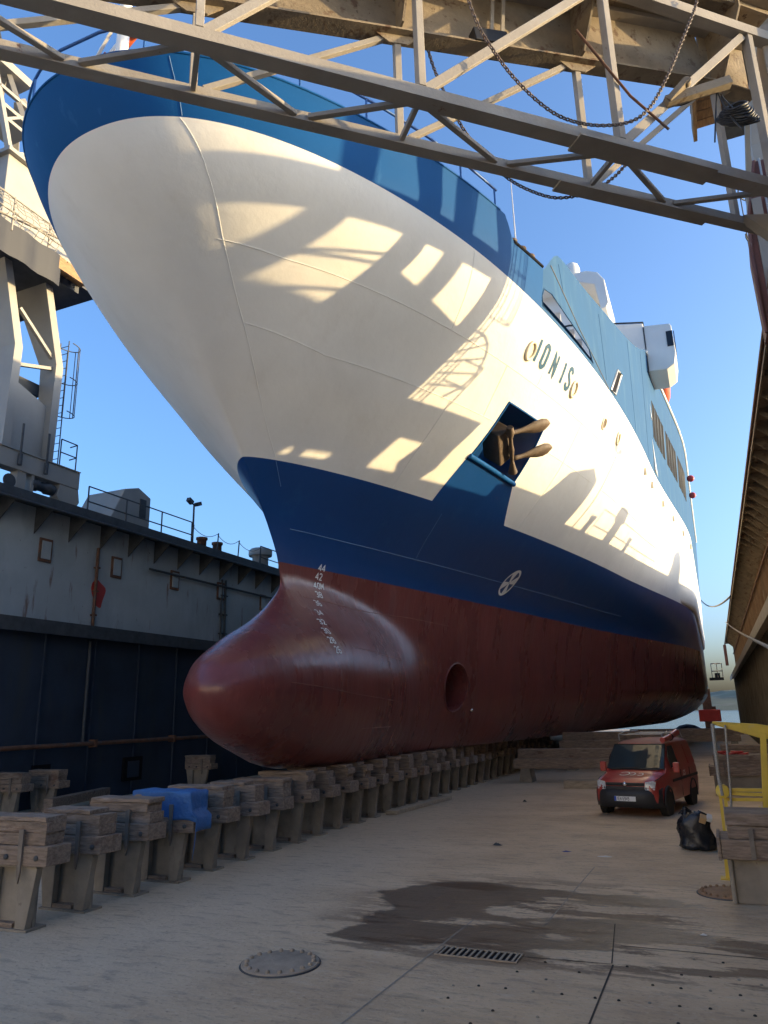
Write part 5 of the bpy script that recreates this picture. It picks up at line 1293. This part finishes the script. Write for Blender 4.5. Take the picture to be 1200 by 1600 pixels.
# front: bumper, grille, lamps, plate, badge
def front_box(name, x0, x1, y0, z0, z1, mt, th=.05, bev=.02, mi=None):
    mb = MB(); mb.box(x0, x1, y0 - th, y0, z0, z1); return mb.build(name, M[mt] if isinstance(mt, str) else mt, van, bevel=bev, **V)
mb = MB(); sec = [(-2.0, .22), (-2.10, .26), (-2.15, .36), (-2.15, .56), (-2.11, .66), (-1.98, .70)]
xs_ = [-.86, -.80, -.66, -.4, 0, .4, .66, .80, .86]; vs = []
for x in xs_:
    bk = .34 * max(0, (abs(x) - .5) / .36) ** 2
    for y, z in sec: vs.append((x, y + bk, z))
m_ = len(sec)
mb.add(vs, [(i * m_ + j, (i + 1) * m_ + j, (i + 1) * m_ + j + 1, i * m_ + j + 1) for i in range(len(xs_) - 1) for j in range(m_ - 1)], 0, True); o = mb.build('bumper', M['plastic'], van, **V); fix_normals(o)
front_box('lower_grille', -.55, .55, -2.055, .66, .745, 'plastic', .03)
front_box('grille', -.50, .50, -2.05, .755, .835, 'ink', .03)
for z in (.775, .80): front_box('grille_bar', -.49, .49, -2.085, z, z + .012, 'plastic', .012, .003)
mb = MB(); mb.lathe((0, -2.09, .80), [(.055, 0), (.05, .015), (0, .02)], 20, axis=(0, -1, 0)); mb.build('badge', M['chrome'], van, **V)
for s_ in (1, -1):
    mb = MB(); P_ = [(s_ * .50, -2.06, .705), (s_ * .74, -1.99, .715), (s_ * .76, -1.93, .85), (s_ * .70, -1.965, .88), (s_ * .52, -2.035, .855)]
    mb.prism([Vector(p) for p in P_], (0, -.035, 0)); o = mb.build('headlight', M['lamp'], van, bevel=.01, **V); fix_normals(o)
    mb = MB(); mb.prism([Vector((s_ * .52, -2.06, .665)), Vector((s_ * .73, -1.99, .665)), Vector((s_ * .74, -1.985, .705)), Vector((s_ * .50, -2.06, .695))], (0, -.03, 0)); o = mb.build('indicator', M['lamp'], van, **V); fix_normals(o)
mb = MB(); mb.box(-.27, .27, -2.166, -2.156, .395, .51); mb.box(-.275, -.22, -2.1672, -2.1665, .397, .508, 1)
pl = mb.build('number_plate', [M['plate'], M['plateblue']], van, **V)
mb = MB(); f = lambda u, v: Vector((-.195 + u, -2.1685, .418 + v)); text(mb, 'IEM 6949', f, .078, .010, sx=.80, gap=.2, step=.03); mb.build('plate_lettering', M['ink'], pl, **V)
def hood(u, v):
    # bonnet surface, u across, v up the slope
    y = -1.86 + v * .95; z = interp([(-1.98, .892), (-1.8, .947), (-1.45, 1.017), (-1.12, 1.077)], y) + .012 - .045 * (abs(u) / .74) ** 2
    return Vector((u, y, z))
mb = MB()
C1 = [(-.05 - .13 * math.cos(t) , .35 + .15 * math.sin(t)) for t in [.55 + k * .27 for k in range(0, 20)]]
C1 = [(x - .10, y) for x, y in C1]
ribbon(mb, stroke_quads(C1, .035, .03), hood)
for x0 in (.06, .26):
    cc = [(x0 - .075 * math.cos(t), .33 + .11 * math.sin(t)) for t in [.75 + k * .3 for k in range(0, 16)]]; ribbon(mb, stroke_quads(cc, .03, .03), hood)
mb.build('bonnet_lettering', M['mark'], van, **V)
mb = MB(); text(mb, 'so', lambda u, v: hood(.36 + u, .26 + v), .14, .022, sx=1.0, step=.03)
ribbon(mb, stroke_quads([(-.02, .10), (.12, .16), (.30, .17), (.46, .15)], .02, .04), hood); mb.build('bonnet_flourish', M['orangetext'], van, **V)
mb = MB()
for s_ in (1,):
    text(mb, 'CCS', lambda u, v: Vector((.8615 + .012, .35 + u, .86 + v)), .12, .02, sx=1.1, step=.04)
mb.build('side_lettering', M['mark'], van, **V)
# roof rack
for s_ in (1, -1):
    mb = MB(); mb.tube([(s_ * .6, -.3, 1.80), (s_ * .6, -.33, 1.97), (s_ * .6, .2, 2.02), (s_ * .6, 1.5, 2.02), (s_ * .6, 1.8, 1.82)], .016, 6); mb.build('roof_rack', M['alu'], van, **V)
for y in (-.2, .5, 1.2, 1.7):
    mb = MB(); mb.tube([(-.6, y, 1.96), (.6, y, 1.96)], .014, 6); mb.build('rack_bar', M['alu'], van, **V)
roll = thing('red_roll', 'red rolled-up bundle strapped to the right side of the van roof', 'roll', (-1.3, 23.2, 1.85), math.radians(-11.5))
mb = MB(); mb.tube([(.0, -.9, -.03), (.02, -.2, .03), (.03, .5, .13)], [.07, .08, .095], 12); mb.build('bundle', M['carred'], roll, **V)
mb = MB(); mb.tube([(.02 + .09 * math.cos(t), -.2, .03 + .09 * math.sin(t)) for t in [k * .4 for k in range(16)]], .012, 5, closed=True); mb.build('strap', M['plastic'], roll, **V)
# ================================================================ WALKWAY BRIDGE OVERHEAD
D = Vector((.739, .673, 0)).normalized(); NRM = Vector((D.y, -D.x, 0))      # NRM points to the camera side
B0 = Vector((1.54, 10.13, 9.6))
def near(s, z=9.6, o=0): p = B0 - D * s + NRM * o; return Vector((p.x, p.y, z))
def far(s, z=9.58): p = B0 - D * s - NRM * .72; return Vector((p.x, p.y, z))
br = thing('walkway_bridge', 'rusty grey lattice walkway bridge crossing overhead above the bow', 'bridge', (1.7, 10.5, 9.5))
BM = M['bridge']; SE = 13.6
def deckz(s): return 12.0 - .15 * s if s > 0 else 12.0
def member(name, a, b, w, h=None, up=(0, 0, 1), ang=False, mt=None):
    mb = MB(); (mb.angle(a, b, w, .016, up) if ang else mb.bar(a, b, w, h, up)); return mb.build(name, mt or BM, br, bevel=.006)
mb = MB()
mb.bar(near(-.9, 9.60), near(SE, 9.60), .15, .17); mb.bar(near(-.9, 9.505, .01), near(SE, 9.505, .01), .20, .016); mb.build('bottom_chord', BM, br)
mb = MB(); mb.bar(far(-.9), far(SE), .12, .13); mb.bar(far(-.9, 9.505), far(SE, 9.505), .16, .014); mb.build('bottom_chord', BM, br)
mb = MB(); mb.bar(near(-.9, 12.3), near(SE, 12.3), .16, .16); mb.build('top_chord', BM, br)
# doubling plates welded on the chords
mb = MB(); mb.bar(near(1.0, 9.49, .02), near(3.1, 9.49, .02), .30, .03); mb.build('doubler_plate', BM, br)
mb = MB(); mb.bar(far(.4, 9.48), far(2.9, 9.48), .22, .03); mb.build('doubler_plate', BM, br)
nodes = [-.15, 2.38, 5.13, 7.65, 10.2, 12.8]
for i, s in enumerate(nodes):
    member('post', near(s, 9.71), near(s, 12.22), .13, .09, up=D)
    member('post', far(s, 9.65), far(s, deckz(s) - .05), .09, .09, up=D)
    if i:
        p_ = nodes[i - 1]
        member('diagonal', near(s - .05, 9.70), near(p_ + .1, 12.2), .115, .07, up=NRM)
        member('diagonal', far(s - .12, 9.66), far(p_ + .2, deckz(p_) - .1), .075, .075, up=NRM)
for k in range(len(nodes) - 1):
    a, b = nodes[k], nodes[k + 1]; m = (a + b) / 2
    member('lacing', near(a + .08, 9.58, -.08), far(m - .08, 9.57) + NRM * .06, .07, .06)
    member('lacing', far(m + .08, 9.57) + NRM * .06, near(b - .08, 9.58, -.08), .07, .06)
for s in nodes[1:]:
    member('cross_strut', near(s, 9.60, -.08), far(s, 9.58) + NRM * .065, .06, .07)
# deck plate, stringers and floor beams
mb = MB(); ss = [-.9, 0, 2.4, 5.1, 7.7, 10.2, SE]; vs = []
for s in ss:
    for o in (-.78, .10):
        q = B0 - D * s + NRM * o
        for dz in (1.05, 1.1): vs.append(Vector((q.x, q.y, deckz(s) + dz)))
fs = []
for i in range(len(ss) - 1):
    a = i * 4; b = a + 4; fs += [(a, b, b + 2, a + 2), (a + 1, a + 3, b + 3, b + 1), (a, a + 1, b + 1, b), (a + 2, b + 2, b + 3, a + 3)]
mb.add(vs, fs); o = mb.build('deck_plate', M['bridgedeck'], br); fix_normals(o)
def dline(s, o, dz=0): q = B0 - D * s + NRM * o; return Vector((q.x, q.y, deckz(s) + dz))
mb = MB()          # deep plate girder on the far side
for a, b in zip(ss, ss[1:]): mb.bar(dline(a, -.74, .62), dline(b, -.74, .62), .03, 1.24)
mb.build('girder_web', M['bridgedeck'], br)
mb = MB()
for a, b in zip(ss, ss[1:]): mb.bar(dline(a, -.70, -.01), dline(b, -.70, -.01), .26, .03)
mb.build('bottom_flange', M['bridgedeck'], br)
mb = MB()
for a, b in zip(ss, ss[1:]): mb.bar(dline(a, -.66, 1.02), dline(b, -.66, 1.02), .18, .10)
mb.build('top_flange', BM, br)
for o, h in ():
    mb = MB()
    for a, b in zip(ss, ss[1:]): mb.bar(dline(a, o, -h / 2), dline(b, o, -h / 2), .05 if o < 0 else .1, h)
    mb.build('edge_girder', M['bridgedeck'] if o < 0 else BM, br)
for o in (-.4, -.1):
    mb = MB()
    for a, b in zip(ss, ss[1:]): mb.bar(dline(a, o, 1.0), dline(b, o, 1.0), .05, .08)
    mb.build('stringer', M['bridgedeck'], br)
for s in nodes:
    mb = MB(); mb.prism([dline(s, -.722, .01), dline(s, -.50, .03), dline(s, -.02, .86), dline(s, -.02, 1.0), dline(s, -.722, 1.0)], D * .03); mb.build('floor_beam', M['bridgedeck'], br)
    mb = MB(); mb.prism([dline(s + .30, -.66, -.03), dline(s - .30, -.66, -.03), dline(s - .12, -.66, -.16), dline(s + .12, -.66, -.16)], NRM * -.03); mb.build('gusset', M['bridgedeck'], br)
fp = far(0) + NRM * .1
ja, jb = on_plane(738, 58, fp, NRM), on_plane(790, 66, fp, NRM); mb = MB(); mb.bar(ja, jb, .16, .2); mb.build('junction_box', M['cable'], br, bevel=.01)
for px in (768, 785):
    mb = MB(); mb.bar(on_plane(px, 52, fp, NRM), on_plane(px + 2, -30, fp, NRM), .05, .03, up=NRM); mb.build('conduit', BM, br)
# hinge column on the wall
mb = MB(); mb.box(XR - .05, XR + .55, 10.5, 11.15, 8.9, 12.6); mb.build('hinge_post', BM, br, bevel=.02)
mb = MB(); q = far(-.3, 9.5); mb.prism([(1.25, 10.55, 9.52), (XR + .3, 10.95, 9.52), (XR + .3, 11.05, 8.7), (XR - .05, 10.9, 8.95)], (0, .25, 0)); o = mb.build('hinge_bracket', BM, br); fix_normals(o)

tw = thing('hinge_tower', 'maroon and grey steel tower on the right wall carrying the walkway bridge', 'tower', (XR + .7, 13.4, 8.9))
mb = MB(); mb.prism([(XR - .30, 13.4, 8.95), (XR - .32, 13.4, 10.55), (XR - .27, 13.4, 11.2), (XR - .02, 13.4, 12.4), (XR + .9, 13.4, 12.4), (XR + .9, 13.4, 8.95)], (0, .5, 0)); o = mb.build('column', M['maroon'], tw); fix_normals(o)
mb = MB(); mb.tube([(XR - .30, 13.38, 8.95), (XR - .32, 13.38, 10.55), (XR - .27, 13.38, 11.2), (XR - .02, 13.38, 12.4)], .035, 6); mb.build('edge_flange', M['maroon'], tw)
mb = MB(); mb.box(XR - .18, XR - .02, 13.33, 13.4, 9.2, 11.6); mb.build('cover_strip', M['craneg'], tw)
for x in (.06, .2): 
    mb = MB(); mb.tube([(XR + x, 13.34, 9), (XR + x, 13.34, 12.4)], .022, 6); mb.build('conduit', M['alu'], tw)
mb = MB(); mb.box(XR - .12, XR + .1, 11.35, 11.6, 10.6, 11.0); mb.build('switch_box', M['maroon'], tw, bevel=.01)

# coiled cables and loose wires by the hinge
cc = thing('cable_coil', 'coil of black cables hanging from the bridge deck by its hinge', 'cable', (1.0, 9.1, 10.0))
cen = at(1150, 165, y=9.3)
for k in range(9):
    mb = MB(); R_ = .10 + .012 * k
    mb.tube([cen + Vector((R_ * 1.25 * math.cos(t + .1 * k) + random.uniform(-.012, .012), .08 * math.sin(t) + .02 * k, R_ * (1 + .12 * math.sin(2 * t + k)) * math.sin(t) - .012 * k)) for t in [2 * PI * q / 26 for q in range(26)]], .017, 6, closed=True); mb.build('loop', M['cable'], cc)
for pts in ([(1120, 145), (1118, 180), (1117, 222)], [(1122, 145), (1135, 180), (1160, 202)], [(1128, 150), (1145, 175), (1172, 183)], [(1050, 165), (1075, 168), (1100, 140)]):
    mb = MB(); P_ = [at(x, y, y=9.3) for x, y in pts]; Q = []
    for i in range(9):
        t = i / 8; Q.append(P_[0] * (1 - t) ** 2 + P_[1] * 2 * t * (1 - t) + P_[2] * t * t)
    mb.tube(Q, .012, 6); mb.build('loose_wire', M['cable'], cc)
fl = thing('hoist_arm', 'short rusty steel arm with bracket under the bridge deck beside the cables', 'bracket', at(1100, 150, y=9.0))
mb = MB(); mb.bar(at(1040, 160, y=9.0), at(1140, 128, y=9.3), .12, .12); mb.build('arm', M['bridgedeck'], fl)
mb = MB(); mb.bar(at(1045, 158, y=8.98), at(1072, 127, y=8.98), .1, .08); mb.lathe(at(1072, 125, y=8.95), [(.06, 0), (.06, .08)], 12, axis=(0, 1, 0)); mb.build('pulley', M['bridgedeck'], fl)
mb = MB(); mb.tube([at(900, 47, y=8.0), at(985, 150, y=8.6), at(1045, 202, y=9.0)], .02, 6); mb.build('stay_rod', M['rustpipe'], fl)

# chains hanging in loops from the bridge
def chain(name, label, pts2, plane_o, r_):
    P_ = [on_plane(x, y, near(0) + NRM * plane_o, NRM) for x, y in pts2]
    # smooth path
    Q = []; n = len(P_)
    for i in range(n - 1):
        p0, p1, p2, p3 = P_[max(0, i - 1)], P_[i], P_[i + 1], P_[min(n - 1, i + 2)]
        for k in range(24):
            t = k / 24; Q.append(.5 * ((2 * p1) + (p2 - p0) * t + (2 * p0 - 5 * p1 + 4 * p2 - p3) * t * t + (3 * p1 - p0 - 3 * p2 + p3) * t ** 3))
    L_ = [0]
    for a, b in zip(Q, Q[1:]): L_.append(L_[-1] + (b - a).length)
    pitch = r_ * 5.0; m = int(L_[-1] / pitch); mb = MB(); j = 0; side = Vector((0, 1, 0))
    for i in range(m):
        d0 = i * pitch
        while j < len(L_) - 2 and L_[j + 1] < d0: j += 1
        c = Q[j].lerp(Q[j + 1], (d0 - L_[j]) / max(1e-6, L_[j + 1] - L_[j])); d = (Q[j + 1] - Q[j]).normalized()
        s = d.cross(NRM).normalized(); w = s if i % 2 else d.cross(s)
        pts = [c + d * (r_ * 3.3 * math.cos(t)) + w * (r_ * 2.0 * math.sin(t)) for t in [2 * PI * q / 10 for q in range(10)]]
        mb.tube(pts, r_, 5, closed=True)
    o = mb.build(name, M['chain']); tag(o, label, 'chain')
chain('hanging_chain', 'rusty chain looping from the bridge deck edge down across its near chord', [(728, -12), (745, 35), (765, 70), (800, 118), (845, 162), (885, 186), (935, 196), (985, 190), (1015, 168), (1040, 125), (1063, 70), (1085, 15), (1090, -8)], .2, .0095)
chain('hanging_chain', 'dark chain sagging below the bridge against the open sky', [(668, 75), (680, 112), (702, 160), (725, 203), (760, 248), (800, 283), (845, 304), (880, 309), (925, 299), (960, 276), (985, 248), (1000, 225)], -.86, .0095)

# ================================================================ FAR END OF THE DOCK
def rope_line(name, label, a, b, sag, r_=.05):
    pts = [a.lerp(b, k / 20) - Vector((0, 0, sag * 4 * (k / 20) * (1 - k / 20))) for k in range(21)]
    mb = MB(); mb.tube(pts, r_, 6); tag(mb.build(name, M['cable'] if r_ > .04 else M['rope']), label, 'rope')
rope_line('mooring_line', 'dark mooring rope sagging from the ferry side to the right dock wall', at(1090, 930, x=-.6), at(1141, 932, x=1.75), 1.2, .07)
rope_line('mooring_line', 'dark rope running down the ferry side to the mooring point', at(1066, 868, x=-.9), at(1090, 930, x=-.6), .5, .06)
rope_line('mooring_line', 'thin pale rope sagging between ship and wall, lower than the dark one', at(1112, 988, x=-.6), at(1134, 972, x=1.72), 1.0, .035)
wb = thing('work_platform', 'small railed work platform hung on the ferry side near the stern', 'platform', (-.2, 84, 5.5))
q0, q1 = at(1113, 1057, y=84), at(1131, 1060, y=84); mb = MB(); mb.box(q0.x - .3, q1.x, 83.4, 84.6, q1.z - .15, q1.z + .1); mb.build('deck', M['darksteel'], wb)
mb = MB()
for x in (q0.x, (q0.x + q1.x) / 2, q1.x - .05):
    for y in (83.5, 84.5): mb.tube([(x, y, q1.z), (x, y, q1.z + 1.5)], .035, 5)
for z in (.75, 1.5):
    for y in (83.5, 84.5): mb.tube([(q0.x, y, q1.z + z), (q1.x - .05, y, q1.z + z)], .03, 5)
for z in (.75, 1.5): mb.tube([(q1.x - .05, 83.5, q1.z + z), (q1.x - .05, 84.5, q1.z + z)], .03, 5)
mb.build('guard_rail', M['superwhite'], wb)
mb = MB(); mb.box(q1.x - .8, q1.x - .3, 83.7, 84.3, q1.z + .1, q1.z + .55); mb.build('tool_box', M['darksteel'], wb)
pt = thing('rusty_pontoon', 'rusty red pontoon with a post beyond the stern of the ferry', 'pontoon', (-.8, 99, .2))
q0, q1 = at(1091, 1109, y=99), at(1128, 1127, y=99); mb = MB(); mb.box(q0.x, q1.x, 98.6, 101, q1.z, q0.z); mb.build('float', M['redpaint'], pt, bevel=.08)
q = at(1106, 1109, y=98.9); mb = MB(); mb.box(q.x - .5, q.x + .5, 98.7, 99.3, 0, 4.6); mb.build('post', M['rustpipe'], pt, bevel=.05)
for dx in (-.4, 1.6): 
    mb = MB(); mb.box(q.x - 1.1 + dx, q.x - .7 + dx, 98.8, 99.2, q0.z, q0.z + .35); mb.build('lug', M['rustpipe'], pt)
for (x, y, w, z, lab) in ((-3.2, 90, 1.8, .75, 'dark heap of gear on the floor under the stern'), (-1.1, 86, .8, .5, 'small dark heap of gear right of the larger heap under the stern')):
    mb = MB(); vs = []; n = 14
    for j in range(4):
        for k in range(n):
            a = 2 * PI * k / n; q_ = w * [1, .8, .5, .15][j] * random.uniform(.8, 1.15); vs.append((x + q_ * math.cos(a), y + .5 * q_ * math.sin(a), z * [0, .5, .85, 1][j] * random.uniform(.85, 1.1)))
    mb.add(vs, [(i * n + k, i * n + (k + 1) % n, (i + 1) * n + (k + 1) % n, (i + 1) * n + k) for i in range(3) for k in range(n)] + [tuple(range(3 * n, 4 * n))]); tag(mb.build('gear_heap', M['darksteel']), lab, 'gear')

# long pale shed added behind the camera to bounce sunlight onto the shaded bow
A_, B_ = Vector((-62, -16, -.03)), Vector((22, -46, -.03)); sd_ = (B_ - A_).normalized(); sn_ = Vector((-sd_.y, sd_.x, 0))
sh = thing('bounce_shed', 'added pale shed with grey sliding doors, unseen, bouncing sunlight onto the shaded bow', 'shed', (A_ + B_) / 2)
Hs = 17.0; mb = MB(); mb.prism([A_, B_, B_ + Vector((0, 0, Hs)), A_ + Vector((0, 0, Hs))], sn_ * -22); mb.build('walls', M['shed'], sh)
mb = MB(); q_ = [A_ - sd_ * .6 + sn_ * .5, B_ + sd_ * .6 + sn_ * .5]; mb.prism([q_[0] + Vector((0, 0, Hs)), q_[1] + Vector((0, 0, Hs)), q_[1] + Vector((0, 0, Hs + .4)), q_[0] + Vector((0, 0, Hs + .4))], sn_ * -23); mb.build('roof', M['darksteel'], sh)
for k in range(4):
    a = A_ + sd_ * (9 + 21 * k) + sn_ * .02; b = a + sd_ * 7
    mb = MB(); mb.prism([a, b, b + Vector((0, 0, 7)), a + Vector((0, 0, 7))], sn_ * .12); mb.build('sliding_door', M['craneg'], sh)

# ================================================================ LIGHT, SKY, CAMERA
s = Vector((math.cos(math.radians(SUN_AZ)) * math.cos(math.radians(SUN_EL)), -math.sin(math.radians(SUN_AZ)) * math.cos(math.radians(SUN_EL)), math.sin(math.radians(SUN_EL))))
sd = bpy.data.lights.new('sun', 'SUN'); sd.energy = SUN_E; sd.angle = math.radians(.5); sd.color = (.94, .70, .36)
so = bpy.data.objects.new('sun', sd); COL.objects.link(so); so.rotation_euler = s.to_track_quat('Z', 'Y').to_euler(); so.location = (40, -20, 60)
w = bpy.data.worlds.new('World'); scene.world = w; w.use_nodes = True; nt = w.node_tree
sky = nt.nodes.new('ShaderNodeTexSky'); sky.sky_type = 'NISHITA'; sky.sun_disc = False
sky.sun_elevation = math.radians(SKY_EL); sky.sun_rotation = math.radians(90 + SUN_AZ)
sky.altitude = 0; sky.air_density = 0.75; sky.dust_density = 4.5; sky.ozone_density = 3.2
bg = nt.nodes['Background']; bg.inputs['Strength'].default_value = SKY_S; nt.links.new(sky.outputs[0], bg.inputs['Color'])
cam = bpy.data.cameras.new('camera'); co = bpy.data.objects.new('camera', cam); COL.objects.link(co)
cam.sensor_fit = 'VERTICAL'; cam.sensor_height = 36; cam.lens = F_PX / 1600 * 36; cam.clip_end = 5000; cam.clip_start = .05
R = Matrix((WX, -WY, -WZ)).transposed(); co.matrix_world = Matrix.Translation(CAM) @ R.to_4x4()
scene.camera = co
vs_ = scene.view_settings; vs_.view_transform = 'Standard'; vs_.look = 'None'; vs_.exposure = EXPO; vs_.gamma = 1.0; vs_.use_curve_mapping = False
scene.render.resolution_x, scene.render.resolution_y = 768, 1024
scene.cycles.max_bounces = 8; scene.cycles.diffuse_bounces = 5; scene.cycles.glossy_bounces = 4
